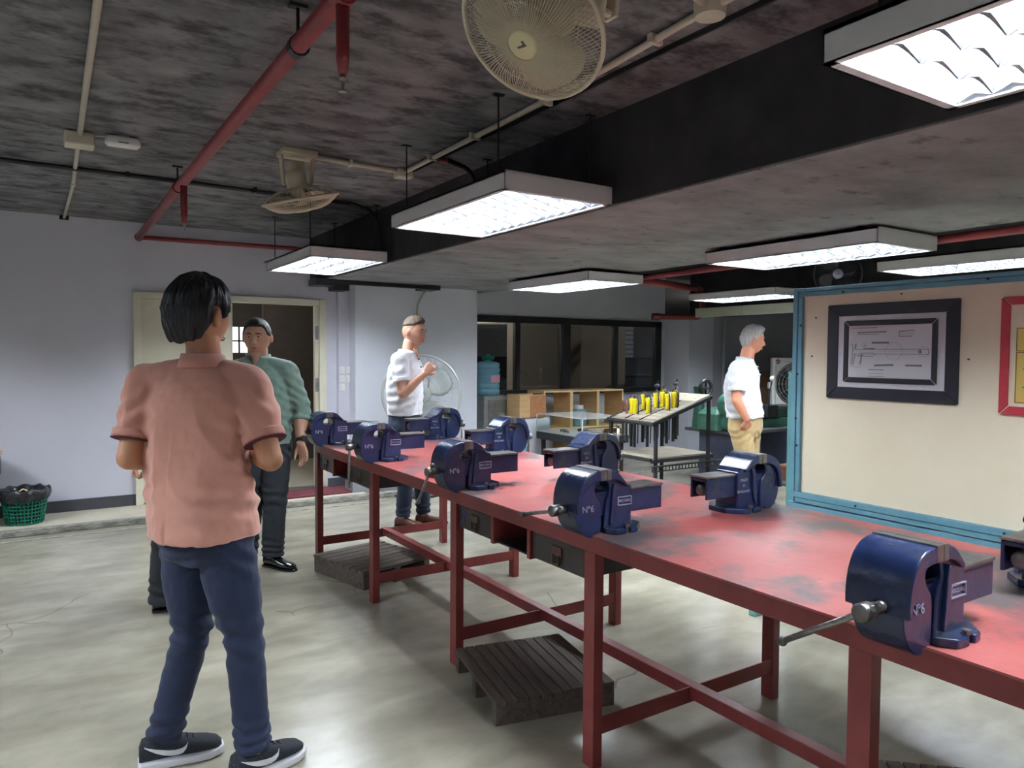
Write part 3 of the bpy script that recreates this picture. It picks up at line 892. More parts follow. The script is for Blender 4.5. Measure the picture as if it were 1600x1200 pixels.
# ------------------------------------------------------------------ fans
def fan_head(t, R, mfront, mblade, n_wires, badge, nb=3, depth=0.06, wr=0.0016, blade_r=0.86, rings=(0.55,), back=True, tilt=0.5):
    """a caged fan head looking along +z in t's own frame"""
    part('guard_rim', MB().tube([(R * math.cos(a), R * math.sin(a), 0) for a in [2 * PI * k / 48 for k in range(49)]], R * 0.035, 8, caps=False), mfront, t, smooth=True)
    for side, nm in ((1, 'front_grille'), (-1, 'rear_grille')):
        if side < 0 and not back:
            continue
        g = MB()
        for k in range(n_wires if side > 0 else n_wires // 2):
            a = 2 * PI * k / (n_wires if side > 0 else n_wires // 2)
            pts = []
            for s in range(7):
                r_ = 0.22 + 0.78 * s / 6
                z = side * depth * (1 - max(0, (r_ - 0.22) / 0.78) ** 2.6) + 0.0
                a2 = a + (0.25 * (r_ - 0.22) if side > 0 else 0)
                pts.append((R * r_ * math.cos(a2), R * r_ * math.sin(a2), z))
            g.tube(pts, wr, 4, caps=False)
        for rr in rings:
            z = side * depth * (1 - max(0, (rr - 0.22) / 0.78) ** 2.6) - 0.002 * side
            g.tube([(R * rr * math.cos(2 * PI * k / 40), R * rr * math.sin(2 * PI * k / 40), z) for k in range(41)], wr * 1.3, 5, caps=False)
        part(nm, g, mfront, t)
    part('hub_badge', MB().lathe([(0.0001, depth * 1.08), (R * 0.18, depth * 1.07), (R * 0.225, depth * 0.98), (R * 0.225, depth * 0.85)], 28), badge, t, smooth=True)
    part('logo', MB().box((0.0, 0.0, depth * 1.09), (R * 0.13, R * 0.028, 0.003)).box((R * 0.04, R * 0.03, depth * 1.09), (R * 0.03, R * 0.07, 0.003)), M['grey_ink'], t)
    for k in range(nb):
        a0 = 2 * PI * k / nb + 0.4
        b = MB()
        vs_, fs = [], []
        NR, NA = 6, 7
        span = 2 * PI / nb * 0.72
        for i in range(NR):
            r_ = (0.16 + (blade_r - 0.16) * i / (NR - 1)) * R
            for j in range(NA):
                u = j / (NA - 1)
                w_ = span * (0.75 + 0.35 * math.sin(PI * i / (NR - 1)))
                a = a0 + (u - 0.5) * w_ + 0.25 * i / NR
                z = (0.5 - u) * depth * 0.9 * tilt * 1.6 - 0.005
                rr = r_ * (1 - 0.10 * (2 * u - 1) ** 4 * (i / (NR - 1)))
                vs_.append((rr * math.cos(a), rr * math.sin(a), z))
        n = len(vs_)
        vs_ += [(x, y, z - 0.003) for x, y, z in vs_]
        for i in range(NR - 1):
            for j in range(NA - 1):
                a = i * NA + j
                fs.append((a, a + 1, a + 1 + NA, a + NA))
                fs.append((a + n, a + NA + n, a + 1 + NA + n, a + 1 + n))
        for i in range(NR - 1):
            for j in (0, NA - 1):
                a = i * NA + j
                fs.append((a, a + NA, a + NA + n, a + n))
        for j in range(NA - 1):
            for i in (0, NR - 1):
                a = i * NA + j
                fs.append((a, a + n, a + 1 + n, a + 1))
        b.add(vs_, fs)
        part('blade', b, mblade, t, smooth=True)
    part('motor', MB().lathe([(0.001, -depth * 2.6), (R * 0.2, -depth * 2.5), (R * 0.27, -depth * 1.9), (R * 0.27, -depth * 1.0), (R * 0.16, -0.01), (R * 0.14, depth * 0.5)], 24), mfront, t, smooth=True)


def ceiling_fan(label, c, n, mount, R, wires):
    t = thing('ceiling_fan', label, 'fan', c, 0)
    h = bpy.data.objects.new('fan_head', None)
    C.objects.link(h)
    h.parent = t
    h.matrix_local = frame_to(n).to_4x4()
    fan_head(h, R, M['fan_cream'], M['fan_cream'], wires, M['fan_badge'], nb=3, depth=0.065)
    md = Vector(mount) - Vector(c)
    nv = Vector(n).normalized()
    back = -nv * 0.13
    p = MB()
    p.bb(md.x - 0.10, md.x + 0.10, md.y - 0.08, md.y + 0.08, md.z - 0.03, md.z)
    for s in (-1, 1):
        p.prism([(md.x + s * 0.10, md.z - 0.03), (md.x + s * 0.085, md.z - 0.03), (md.x + s * 0.07, md.z - 0.20), (md.x + s * 0.085, md.z - 0.20)], 'y', md.y - 0.025, md.y + 0.025)
    part('mounting_bracket', p, M['fan_cream'], t, bevel=0.004)
    part('neck', MB().tube([tuple(md + Vector((0, 0, -0.06))), tuple(md + Vector((0, 0, -0.12))), tuple(md + Vector((0, 0, -0.2))), tuple(back)], [0.04, 0.052, 0.05, 0.035], 14), M['fan_cream'], t, smooth=True)
    part('swivel', MB().cyl(tuple(md + Vector((-0.085, 0, -0.185))), tuple(md + Vector((0.085, 0, -0.185))), 0.012, 10), M['fan_cream'], t)
    return t


ceiling_fan('large cream caged fan hanging at the top of the picture', (1.128, 1.655, 2.318), (-0.60, -0.195, -0.775), (1.33, 1.66, 2.62), 0.203, 110)
ceiling_fan('small cream caged fan near the far end of the ceiling, facing down', (1.262, 4.171, 2.320), (0.245, 0.088, -0.888), (1.28, 4.30, 2.62), 0.212, 90)

t = thing('wall_fan', 'black round fan hanging under the dark beam above the board', 'fan', (6.68, 4.38, 2.27))
h = bpy.data.objects.new('fan_head', None)
C.objects.link(h)
h.parent = t
h.matrix_local = frame_to((-0.80, -0.58, -0.1)).to_4x4()
fan_head(h, 0.22, M['fan_dark'], M['fan_dark'], 60, M['rail'], nb=4, depth=0.05, wr=0.0012)
part('mounting_bracket', MB().tube([(0.08, 0.06, 0), (0.12, 0.09, 0.2), (0.12, 0.09, 0.35)], 0.02, 10), M['fan_dark'], t)

t = thing('pedestal_fan', 'large grey pedestal fan standing behind the man with the raised hand', 'fan', (3.26, 6.75, 0.0))
h = bpy.data.objects.new('fan_head', None)
C.objects.link(h)
h.parent = t
h.matrix_local = Matrix.Translation((0, -0.02, 1.04)) @ frame_to((-0.35, -0.93, 0.02)).to_4x4()
fan_head(h, 0.395, M['fan_wire'], M['fan_grey'], 84, M['fan_grey'], nb=4, depth=0.09, wr=0.0011, rings=(0.45, 0.8))
part('pole', MB().cyl((0, 0.08, 0.03), (0, 0.08, 1.05), 0.02, 14), M['silver_dark'], t, smooth=True)
part('base', MB().lathe([(0.0001, 0.0), (0.26, 0.0), (0.26, 0.02), (0.06, 0.05), (0.0001, 0.05)], 28, (0, 0.08, 0)), M['black'], t)

# ------------------------------------------------------------------ the long red workbench
BX0, BX1, BY0, BY1, BZ = 1.60, 2.62, -1.12, 5.0, 0.825
bench = thing('workbench', 'long red steel workbench with a scuffed red top, carrying the blue vises', 'workbench', (0, 0, 0))
part('tabletop', MB().bb(BX0 - 0.004, BX1, BY0, BY1, BZ - 0.006, BZ), M['benchtop'], bench)
part('apron', MB().bb(BX0, BX0 + 0.04, BY0, BY1, BZ - 0.062, BZ - 0.0065), M['redbench'], bench, bevel=0.002)
part('apron', MB().bb(BX1 - 0.044, BX1 - 0.004, BY0, BY1, BZ - 0.062, BZ - 0.0065), M['redbench'], bench, bevel=0.002)
part('apron', MB().bb(BX0 + 0.041, BX1 - 0.045, BY1 - 0.04, BY1, BZ - 0.062, BZ - 0.0065), M['redbench'], bench, bevel=0.002)
leg_me = MB().bb(0, 0.04, 0, 0.057, 0, BZ - 0.0625).mesh('leg')
leg_me.materials.append(M['redbench'])
LEGY = [4.94, 3.94, 2.94, 1.94, 0.94, -0.06, -1.06]
for y in LEGY:
    for x in (BX0, BX1 - 0.05):
        l = put('leg', leg_me, None, bench)
        l.location = (x, y, 0)
    cb = MB()
    yy = y + 0.004
    cb.bb(BX0 + 0.04, BX1 - 0.05, yy, yy + 0.006, 0.115, 0.175)
    cb.bb(BX0 + 0.04, BX1 - 0.05, yy + 0.006, yy + 0.05, 0.115, 0.121)
    part('crossbar', cb, M['redbench'], bench)
    part('crossbar', MB().bb(BX0 + 0.04, BX1 - 0.05, y + 0.01, y + 0.045, BZ - 0.06, BZ - 0.02), M['redbench'], bench)
part('centre_rail', MB().bb(2.08, 2.13, BY0 + 0.05, BY1 - 0.03, 0.13, 0.18), M['redbench'], bench, bevel=0.003)

for b0 in (4.94, 2.94, 0.94 - 2.0):
    x0, x1 = BX0 + 0.012, 2.05
    zt, zb = BZ - 0.064, 0.655
    for yd in (b0 - 0.325, b0 - 0.60):
        part('divider', MB().bb(BX0 + 0.002, x1, yd, yd + 0.022, zb - 0.008, zt), M['redbench'], bench)
    part('shelf_tray', MB().bb(x0, x1, b0 - 0.578, b0 - 0.325, zb, zb + 0.006), M['black'], bench)
    part('shelf_tray', MB().bb(x1 + 0.001, x1 + 0.007, b0 - 0.92, b0 - 0.01, zb, zt), M['black'], bench)
    for (y0, y1, lab) in ((b0 - 0.302, b0 - 0.006, '2'), (b0 - 0.93, b0 - 0.602, None)):
        dr = part('drawer', MB().bb(x0, x1, y0, y1, zb, zt - 0.002), M['drawer'], bench, bevel=0.004)
        ym = (y0 + y1) / 2
        la = MB().bb(x0 - 0.006, x0, ym - 0.03, ym + 0.03, zb + 0.045, zb + 0.08)
        la.bb(x0 - 0.012, x0 - 0.004, ym - 0.022, ym - 0.016, zb + 0.012, zb + 0.05)
        la.bb(x0 - 0.012, x0 - 0.004, ym + 0.016, ym + 0.022, zb + 0.012, zb + 0.05)
        la.bb(x0 - 0.012, x0 - 0.004, ym - 0.022, ym + 0.022, zb + 0.012, zb + 0.018)
        part('latch', la, M['latch'], dr, bevel=0.002)
        if lab:
            Mx = Matrix.Translation((x0 - 0.002, y1 - 0.045, (zb + zt) / 2 + 0.0)) @ Matrix(((0, 0, -1, 0), (-1, 0, 0, 0), (0, 1, 0, 0), (0, 0, 0, 1)))
            part('painted_number', text_mb(lab, 0.075, 0.001, Mx), M['bluepaint'], dr)


# ------------------------------------------------------------------ bench vises
def chaikin(P, keep, it=2):
    """round off an outline, leaving the corners whose index is in keep"""
    pts = [(p, i in keep) for i, p in enumerate(P)]
    for _ in range(it):
        out = []
        n = len(pts)
        for i, (p, k) in enumerate(pts):
            a, b = pts[i - 1][0], pts[(i + 1) % n][0]
            if k:
                out.append((p, True))
            else:
                out.append(((p[0] * .75 + a[0] * .25, p[1] * .75 + a[1] * .25), False))
                out.append(((p[0] * .75 + b[0] * .25, p[1] * .75 + b[1] * .25), False))
        pts = out
    return [p for p, _ in pts]


def make_vise():
    t = thing('bench_vise', 'vise', 'vise', (0, 0, 0))
    HW = 0.076
    mv = [(-.004, .235), (-.045, .235), (-.078, .226), (-.104, .204), (-.122, .168), (-.130, .125), (-.130, .085), (-.122, .045), (-.100, .012),
          (-.070, -.006), (-.047, -.010), (-.044, .006), (-.014, .006), (-.010, .03), (-.010, .120), (-.030, .140), (-.042, .160), (-.040, .178), (-.028, .192), (-.004, .194)]
    part('moving_jaw', MB().prism(chaikin(mv, (0, 11, 12, 19)), 'y', -0.060, 0.060), M['vise'], t, bevel=0.005, seg=2, smooth='auto')
    hood = [(-.004, .236), (-.045, .236), (-.080, .227), (-.107, .205), (-.126, .168), (-.134, .125), (-.133, .088), (-.118, .088), (-.114, .125), (-.104, .158),
            (-.088, .180), (-.060, .195), (-.028, .198), (-.004, .198)]
    part('hood', MB().prism(chaikin(hood, (0, 6, 7, 13)), 'y', -HW, HW), M['vise'], t, bevel=0.004, seg=2, smooth='auto')
    part('jaw_plate', MB().bb(-.028, -.001, -HW - .001, HW + .001, .200, .239), M['vise_dark'], t, bevel=0.0015)
    fx = [(.004, .235), (.030, .235), (.058, .222), (.082, .196), (.100, .178), (.128, .172), (.134, .160), (.134, .030), (.134, .008), (.004, .008), (.004, .03),
          (.010, .120), (.024, .140), (.030, .160), (.026, .180), (.018, .192), (.004, .194)]
    part('fixed_jaw', MB().prism(chaikin(fx, (0, 8, 9, 16)), 'y', -0.060, 0.060), M['vise'], t, bevel=0.005, seg=2, smooth='auto')
    arch = [(.004, .236), (.030, .236), (.060, .222), (.085, .196), (.102, .180), (.098, .168), (.070, .190), (.040, .200), (.004, .200)]
    part('rear_flank', MB().prism(chaikin(arch, (0, 4, 5, 8)), 'y', -HW, HW), M['vise'], t, bevel=0.004, smooth='auto')
    part('jaw_plate', MB().bb(.001, .022, -HW - .001, HW + .001, .200, .239), M['vise_dark'], t, bevel=0.0015)
    rib = [(.034, .186), (.060, .180), (.052, .165), (.050, .100), (.040, .040), (.020, .024), (.030, .10)]
    for s in (-1, 1):
        part('side_rib', MB().prism(chaikin(rib, ()), 'y', s * .059, s * .071), M['vise'], t, bevel=0.003, smooth='auto')
    # base flange with slotted lugs
    base = MB().prism([(.004, -.066), (.03, -.098), (.075, -.102), (.080, -.080), (.094, -.080), (.098, -.102), (.13, -.098), (.19, -.045),
                       (.19, .045), (.13, .098), (.098, .102), (.094, .080), (.080, .080), (.075, .102), (.03, .098), (.004, .066)], 'z', 0.0, .022)
    part('base_flange', base, M['vise'], t, bevel=0.004)
    for s in (-1, 1):
        bo = part('bolt', MB().cyl((.087, s * .088, .0), (.087, s * .088, .028), .006, 8).cyl((.087, s * .088, .022), (.087, s * .088, .032), .011, 6), M['vise_dark'], t)
    # slide: an open-bottomed channel with a dark machined top
    ch = MB()
    ch.bb(-.05, .300, -.046, -.036, .066, .150)
    ch.bb(-.05, .300, .036, .046, .066, .150)
    ch.bb(-.05, .300, -.046, .046, .138, .152)
    part('slide_beam', ch, M['vise'], t, bevel=0.003)
    part('slide_top', MB().bb(.135, .302, -.049, .049, .1525, .161), M['vise_dark'], t, bevel=0.0015)
    part('screw', MB().cyl((-.10, 0, .102), (.285, 0, .102), .013, 14), M['vise_dark'], t, smooth=True)
    part('nut', MB().lathe([(.020, 0), (.026, .01), (.026, .05), (.020, .06)], 16).xf(Matrix.Translation((.235, 0, .102)) @ Matrix.Rotation(PI / 2, 4, 'Y')), M['vise_dark'], t, smooth=True)
    part('screw_head', MB().lathe([(.014, 0), (.016, .008), (.016, .028), (.021, .034), (.0215, .066), (.018, .070)], 20).xf(
        Matrix.Translation((-.126, 0, .095)) @ Matrix.Rotation(-PI / 2, 4, 'Y')), M['vise_dark'], t, smooth=True)
    # raised lettering and name plates, both sides
    for s in (-1, 1):
        if s < 0:
            A_ = Matrix(((1, 0, 0, 0), (0, 0, -1, 0), (0, 1, 0, 0), (0, 0, 0, 1)))
        else:
            A_ = Matrix(((-1, 0, 0, 0), (0, 0, 1, 0), (0, 1, 0, 0), (0, 0, 0, 1)))
        if s < 0:
            part('raised_lettering', text_mb('Nº6', .034, .0022, Matrix.Translation((-.074, s * .0605, .098)) @ A_), M['rail'], t)
            fr = MB()
            y0, y1 = s * .060, s * .0645
            fr.bb(.065, .130, y0, y1, .128, .132).bb(.065, .130, y0, y1, .098, .102).bb(.063, .067, y0, y1, .099, .131).bb(.127, .131, y0, y1, .099, .131)
            pl = part('name_plate', fr, M['rail'], t, bevel=0.001)
            part('plate_lettering', text_mb('RECORD', .0145, .0022, Matrix.Translation((.0972, s * .0605, .1145)) @ A_), M['rail'], pl)
        else:
            for k, w_ in enumerate(('MADE', 'IN', 'ENGLAND')):
                part('raised_lettering', text_mb(w_, .016, .0015, Matrix.Translation((.096, s * .0605, .135 - .024 * k)) @ A_), M['rail'], t)
    return t


def add_handle(t, ang, slide, length=0.25):
    """tommy bar through the screw head, in the plane across the screw; ang from +y upward"""
    c = Vector((-.174, 0, .095))
    d = Vector((0, math.cos(ang), math.sin(ang)))
    a, b = c + d * (slide - length / 2), c + d * (slide + length / 2)
    h = part('handle', MB().cyl(a, b, .0075, 12), M['steel'], t, smooth=True)
    for p in (a, b):
        part('ball_end', MB().ell(p, (.0125, .0125, .0125), None, 12, 8), M['vise_dark'], h, smooth=True)


vise0 = make_vise()
XF, XB = 1.645, 2.575
vises = [
    ('largest, closest blue vise on the near bench edge, long bar pointing down left', XF - .035, 0.865, 0, math.radians(-33), .10, .28),
    ('blue vise above the latched drawer on the near bench edge, bar sticking out left', XF, 2.005, 0, math.radians(-14), .09, .25),
    ('blue vise on the near bench edge beside the orange plastic scoops, bar slanting down', XF, 2.97, 0, math.radians(-52), .08, .24),
    ('blue vise on the near bench edge with its bar hanging straight down over a leg', XF, 3.99, 0, math.radians(-88), .10, .25),
    ('blue vise at the far left end of the bench, near the open door', XF, 4.88, 0, math.radians(-86), .095, .22),
    ('blue vise at the far back corner of the bench, before the pedestal fan', XB - .05, 4.86, PI, math.radians(-90), .09, .24),
    ('blue vise on the back bench edge in front of the silver water dispenser', XB - .07, 3.93, PI, math.radians(-90), .09, .24),
    ('blue vise on the back bench edge in front of the tool rack', 2.40, 2.93, PI, math.radians(90), .04, .24),
    ('blue vise on the back bench edge in front of the man in khaki trousers', 2.45, 1.99, PI, math.radians(-90), .08, .24),
    ('dark vise cut off by the right edge of the picture, before the board', 2.41, 0.86, PI, math.radians(-90), .08, .24),
]
vs_objs = []
for i, (lab, x, y, rz, ang, sl, ln) in enumerate(vises):
    v = vise0 if i == 0 else dup(vise0)
    vs_objs.append((v, ang, sl, ln))
    v.location = (x, y, BZ)
    v.scale = (.95, .95, .95)
    v.rotation_euler = (0, 0, rz + (rng.random() - .5) * 0.04)
    v['label'] = lab
    v['group'] = 'blue vises along the bench'
for v, ang, sl, ln in vs_objs:
    add_handle(v, ang, sl * 1.05, ln * 1.05)

# orange plastic scoops on the bench beside the third vise
for k, (dz, m, lab) in enumerate(((0.0, 'orange_red', 'red-orange plastic dish under the orange one on the bench edge'),
                                  (0.022, 'orange', 'orange plastic dish, upper of the two beside the third vise'))):
    t = thing('plastic_dish', lab, 'dish', (1.70 + .006 * k, 3.33 - .012 * k, BZ + dz), 0.3, 'plastic dishes on the bench')
    part('bowl', MB().lathe([(.030, 0), (.034, .002), (.052, .026), (.055, .026), (.036, -.001 + .001)], 24, cap=False).lathe([(.0001, .001), (.034, .001)], 24, cap=False), M[m], t, smooth=True)
    part('handle', MB().bb(.05, .11, -.010, .010, .020, .026), M[m], t, bevel=0.003)


# ------------------------------------------------------------------ slatted foot boards
def foot_board(label, c, rz, long_, wide, nslat, h):
    """slats run along local y; bearers across"""
    t = thing('foot_board', label, 'pallet', (c[0], c[1], 0), rz, 'wooden foot boards under the bench')
    pw = wide / nslat
    for k in range(nslat):
        s = part('slat', MB().bb(-wide / 2 + k * pw + .002, -wide / 2 + (k + 1) * pw - .004, -long_ / 2 + rng.uniform(-.006, .006), long_ / 2, h - .020, h), M['wood_dark'], t, bevel=0.002)
    for y in (-long_ / 2 + .028, 0, long_ / 2 - .028):
        part('bearer', MB().bb(-wide / 2 + .004, wide / 2 - .004, y - .022, y + .022, 0, h - .0205), M['wood_dark'], t, bevel=0.003)
    return t


foot_board('dark slatted foot board under the bench middle, closest whole one', (1.78, 2.585), math.radians(-12), 0.56, 0.53, 11, 0.10)
foot_board('dark slatted foot board at the far left end of the bench', (1.83, 4.53), math.radians(90 + 13), 0.53, 0.58, 8, 0.115)
foot_board('dark slatted foot board cut off by the bottom edge of the picture', (2.30, 1.00), math.radians(-43), 0.56, 0.47, 9, 0.10)

# ------------------------------------------------------------------ the cream display board
BXF = 3.57
bd = thing('display_board', 'large cream display board in a teal wooden frame standing behind the bench', 'board', (BXF, 0, 0))
by0, by1 = -1.2, 2.60
part('panel', MB().bb(.012, .03, by0 + .04, by1 - .04, .68, 1.80), M['board'], bd)
for (a, b, c_, d, nm) in ((by0, by1, 1.780, 1.825, 0), (by0, by1, .632, .690, 0)):
    part('frame_rail', MB().bb(-.012, .05, a, b, c_ + .026, d), M['teal'], bd, bevel=0.003)
    part('frame_rail', MB().bb(-.006, .05, a + .03, b - .03, c_, c_ + .0245), M['teal'], bd, bevel=0.003)
for y in (by1 - .0, by0 + .058):
    part('frame_stile', MB().bb(-.014, .05, y - .028, y, .632, 1.825), M['teal'], bd, bevel=0.003)
    part('frame_stile', MB().bb(-.008, .05, y - .055, y - .030, .69, 1.778), M['teal'], bd, bevel=0.003)
part('lower_rail', MB().bb(.0, .05, by0 - .03, by1 + .03, .578, .622), M['teal'], bd, bevel=0.003)
for y in (by1 + .004, by0 - .05):
    part('post', MB().bb(.055, .10, y + .02, y + .07, 0.03, 1.36), M['teal_green'], bd, bevel=0.003)
    part('foot', MB().bb(-.25, .40, y + .02, y + .07, 0.0, 0.03), M['teal_green'], bd, bevel=0.003)
for (y, z) in ((2.55, 1.62), (2.565, 1.35), (2.56, .95), (2.57, 1.10), (2.2, .672), (1.5, .675), (2.3, 1.79), (1.6, 1.80), (.8, .675)):
    part('screw', MB().cyl((-.016, y, z), (-.010, y, z), .006, 8), M['black'], bd)
for (y, z) in ((2.47, 1.66), (2.49, 1.45), (1.68, 1.44), (2.0, 1.76)):
    part('nail', MB().cyl((.004, y, z), (.014, y, z), .004, 8), M['drawer'], bd)


def picture_frame(parent, name, y0, y1, z0, z1, w, m, x, th):
    """four mitred pieces"""
    o4 = [(y0, z0), (y1, z0), (y1, z1), (y0, z1)]
    i4 = [(y0 + w, z0 + w), (y1 - w, z0 + w), (y1 - w, z1 - w), (y0 + w, z1 - w)]
    g = .0005
    for k in range(4):
        a, b, c_, d = o4[k], o4[(k + 1) % 4], i4[(k + 1) % 4], i4[k]
        cy, cz = (a[0] + b[0] + c_[0] + d[0]) / 4, (a[1] + b[1] + c_[1] + d[1]) / 4
        P = [(cy + (p[0] - cy) * (1 - g / w * 1.2), cz + (p[1] - cz) * (1 - g / w * 1.2)) for p in (a, b, c_, d)]
        part(name, MB().prism(P, 'x', x - th, x), m, parent, bevel=0.0015)


t = thing('framed_drawing', 'technical drawing of a caliper in a double black frame on the cream board', 'picture', (BXF, 2.055, 1.475))
Y0, Y1, Z0, Z1 = -.337, .337, -.248, .248
part('gold_backing', MB().bb(.0095, .0115, Y0 + .002, Y1 - .002, Z0 + .002, Z1 - .002), M['ply_face'], t)
picture_frame(t, 'outer_frame', Y0, Y1, Z0, Z1, .062, M['frameblack'], .009, .010)
part('mount', MB().bb(.004, .008, Y0 + .058, Y1 - .058, Z0 + .058, Z1 - .058), M['paper'], t)
part('gold_backing', MB().bb(.0022, .0035, -.238, .238, -.157, .157), M['ply_face'], t)
picture_frame(t, 'inner_frame', -.24, .24, -.16, .16, .026, M['frameblack'], .002, .006)
part('drawing_sheet', MB().bb(-.0012, .0018, -.213, .213, -.133, .133), M['paper'], t)
# drawing: local y increases to the LEFT in the picture
dr = MB()
Lx = -.0022


def line(a, b, w=.0016):
    (ya, za), (yb, zb) = a, b
    d = math.hypot(yb - ya, zb - za)
    ang = math.atan2(zb - za, yb - ya)
    dr.box((Lx, (ya + yb) / 2, (za + zb) / 2), (.0008, d, w), Matrix.Rotation(ang, 3, 'X'))


def ring(c, r, w=.0014, n=28):
    for k in range(n):
        a0, a1 = 2 * PI * k / n, 2 * PI * (k + 1) / n
        line((c[0] + r * math.cos(a0), c[1] + r * math.sin(a0)), (c[0] + r * math.cos(a1), c[1] + r * math.sin(a1)), w)


line((.19, .012), (-.20, .012), .003)
line((.19, -.012), (-.20, -.012), .0022)
line((-.20, .012), (-.20, -.012), .003)
line((.05, .003), (-.155, .003), .0012)
line((-.16, .008), (-.16, -.008), .012)
line((.19, .045), (.19, -.065), .003)
line((.175, .040), (.175, .012), .004)
line((.165, .036), (.175, .012), .002)
line((.175, -.012), (.185, -.066), .003)
line((.135, -.012), (.148, -.064), .005)
line((.16, -.020), (.135, -.020), .003)
line((.15, -.022), (.08, -.024), .003)
line((.15, -.008), (.08, -.006), .0022)
line((.08, -.006), (.065, -.014), .002)
line((.065, -.014), (.08, -.024), .002)
line((.13, .014), (.07, .016), .005)
part('caliper_outline', dr, M['grey_ink'], t)
dr = MB()
ring((.168, -.052), .031)
ring((.185, .040), .017)
ring((.125, .032), .013)
ring((-.03, .002), .043)
ring((-.175, .000), .025)
part('detail_circle', dr, M['pale_ink'], t)
part('index_mark', MB().box((Lx, .125, .031), (.0008, .004, .010)), M['grey_ink'], t)
CAP = []
dr_line = line


def line(a, b, w=.0016):
    global dr
    dr = MB()
    dr_line(a, b, w)
    part('caption_strip', dr, M['grey_ink'], t)


line((.195, .122), (.06, .122), .003)
line((.165, .098), (.01, .100), .006)
line((.165, .090), (.05, .088), .003)
line((.085, .045), (-.005, .045), .009)
line((.07, -.070), (-.03, -.066), .009)
line((-.09, -.068), (-.17, -.068), .009)
line((.10, -.110), (.02, -.112), .002)
line((.10, -.092), (.02, -.092), .004)
line((.10, -.126), (.02, -.126), .002)
line((-.055, .100), (-.13, .104), .004)
line((-.055, .088), (-.13, .090), .002)
line((-.055, .076), (-.12, .076), .004)
line((-.055, .104), (-.055, .074), .003)

t = thing('red_framed_poster', 'red-framed poster with yellow cards and green triangles at the right edge', 'poster', (BXF, 1.20, 1.46))
picture_frame(t, 'frame', -.35, .345, -.26, .255, .036, M['redframe'], .010, .016)
part('backing', MB().bb(.004, .0095, -.34, .335, -.25, .245), M['board'], t)
for k in range(3):
    yc = .185 - k * .21
    for (z0, z1) in ((.02, .115), (-.205, .010)):
        part('card_border', MB().bb(.0028, .0038, yc - .10, yc + .10, z0 - .004, z1 + .004), M['brown_line'], t)
        part('yellow_card', MB().bb(.0012, .0026, yc - .095, yc + .095, z0, z1), M['yellow_card'], t)
    for z in (-.045, -.125):
        part('triangle', MB().prism([(yc + .075, z - .018), (yc + .03, z + .018), (yc - .0, z - .012)], 'x', .0002, .001), M['card_green'], t)

# ------------------------------------------------------------------ tool rack trolley
t = thing('tool_rack', 'black steel rack with a sloping slotted board full of yellow-handled tools', 'rack', (4.97, 5.15, 0))
SL = 0.30


def zt(x):
    return 0.80 + SL * x


RD, RWd = 0.80, 0.69
Rsl = Matrix.Rotation(-math.atan(SL), 3, 'Y')
fr = []
for (y0, y1) in ((0, .03), (RWd - .03, RWd)):
    part('top_frame', MB().add([(0, y0, zt(0) - .035), (0, y1, zt(0) - .035), (0, y0, zt(0)), (0, y1, zt(0)), (RD, y0, zt(RD) - .035), (RD, y1, zt(RD) - .035), (RD, y0, zt(RD)), (RD, y1, zt(RD))],
                              [(0, 1, 3, 2), (4, 6, 7, 5), (0, 4, 5, 1), (2, 3, 7, 6), (0, 2, 6, 4), (1, 5, 7, 3)]), M['blackmetal'], t)
part('top_frame', MB().tube([(-.005, .0, zt(0) - .018), (-.005, RWd, zt(0) - .018)], .02, 8), M['blackmetal'], t)
part('top_frame', MB().bb(RD - .02, RD, .03, RWd - .03, zt(RD) - .04, zt(RD) - .005), M['blackmetal'], t)


def slopebox(x0, x1, y0, y1, th=.012, lift=0.0):
    z0, z1 = zt(x0) + lift, zt(x1) + lift
    return [(x0, y0, z0 - th), (x0, y1, z0 - th), (x0, y0, z0), (x0, y1, z0), (x1, y0, z1 - th), (x1, y1, z1 - th), (x1, y0, z1), (x1, y1, z1)]


BF = [(0, 1, 3, 2), (4, 6, 7, 5), (0, 4, 5, 1), (2, 3, 7, 6), (0, 2, 6, 4), (1, 5, 7, 3)]
xs = [(.02, .028), (.075, .15), (.165, .235), (.25, .32), (.335, .405), (.42, .49), (.505, .575)]
for y0, y1 in ((.034, .235), (.243, .445), (.453, .655)):
    for a, b in xs:
        part('rack_slat', MB().add(slopebox(a, b, y0, y1), BF), M['rackwood'], t)
    for k in range(5):
        yy = y0 + (y1 - y0) * (k + .5) / 5
        part('rack_slat', MB().add(slopebox(.03, .073, yy - .006, yy + .006), BF), M['rackwood'], t)
    part('rack_divider', MB().add(slopebox(.02, .59, y1 + .001, y1 + .007, .02, .008), BF), M['blackmetal'], t)
part('back_board', MB().add(slopebox(.59, RD - .005, .03, RWd - .03, .016, .012), BF), M['rackpale'], t)
for (x, y) in ((.66, .1), (.72, .3), (.67, .5), (.74, .14)):
    part('screw', MB().cyl((x, y, zt(x) + .011), (x, y, zt(x) + .015), .006, 8), M['black'], t)
for (x, y) in ((.03, .012), (RD - .04, .012), (.03, RWd - .02), (RD - .04, RWd - .02)):
    part('leg', MB().bb(x - .014, x + .014, y - .014, y + .014, 0, zt(x) - .03), M['blackmetal'], t)
part('lower_shelf', MB().bb(-.02, RD + .03, .03, RWd - .03, .440, .452), M['rackwood'], t)
part('shelf_edge', MB().tube([(-.03, .015, .435), (-.03, RWd - .015, .435)], .018, 8), M['blackmetal'], t)
part('shelf_rail', MB().bb(-.02, RD + .03, .0, .028, .405, .44), M['blackmetal'], t)
part('shelf_rail', MB().bb(-.02, RD + .03, RWd - .028, RWd, .405, .44), M['blackmetal'], t)
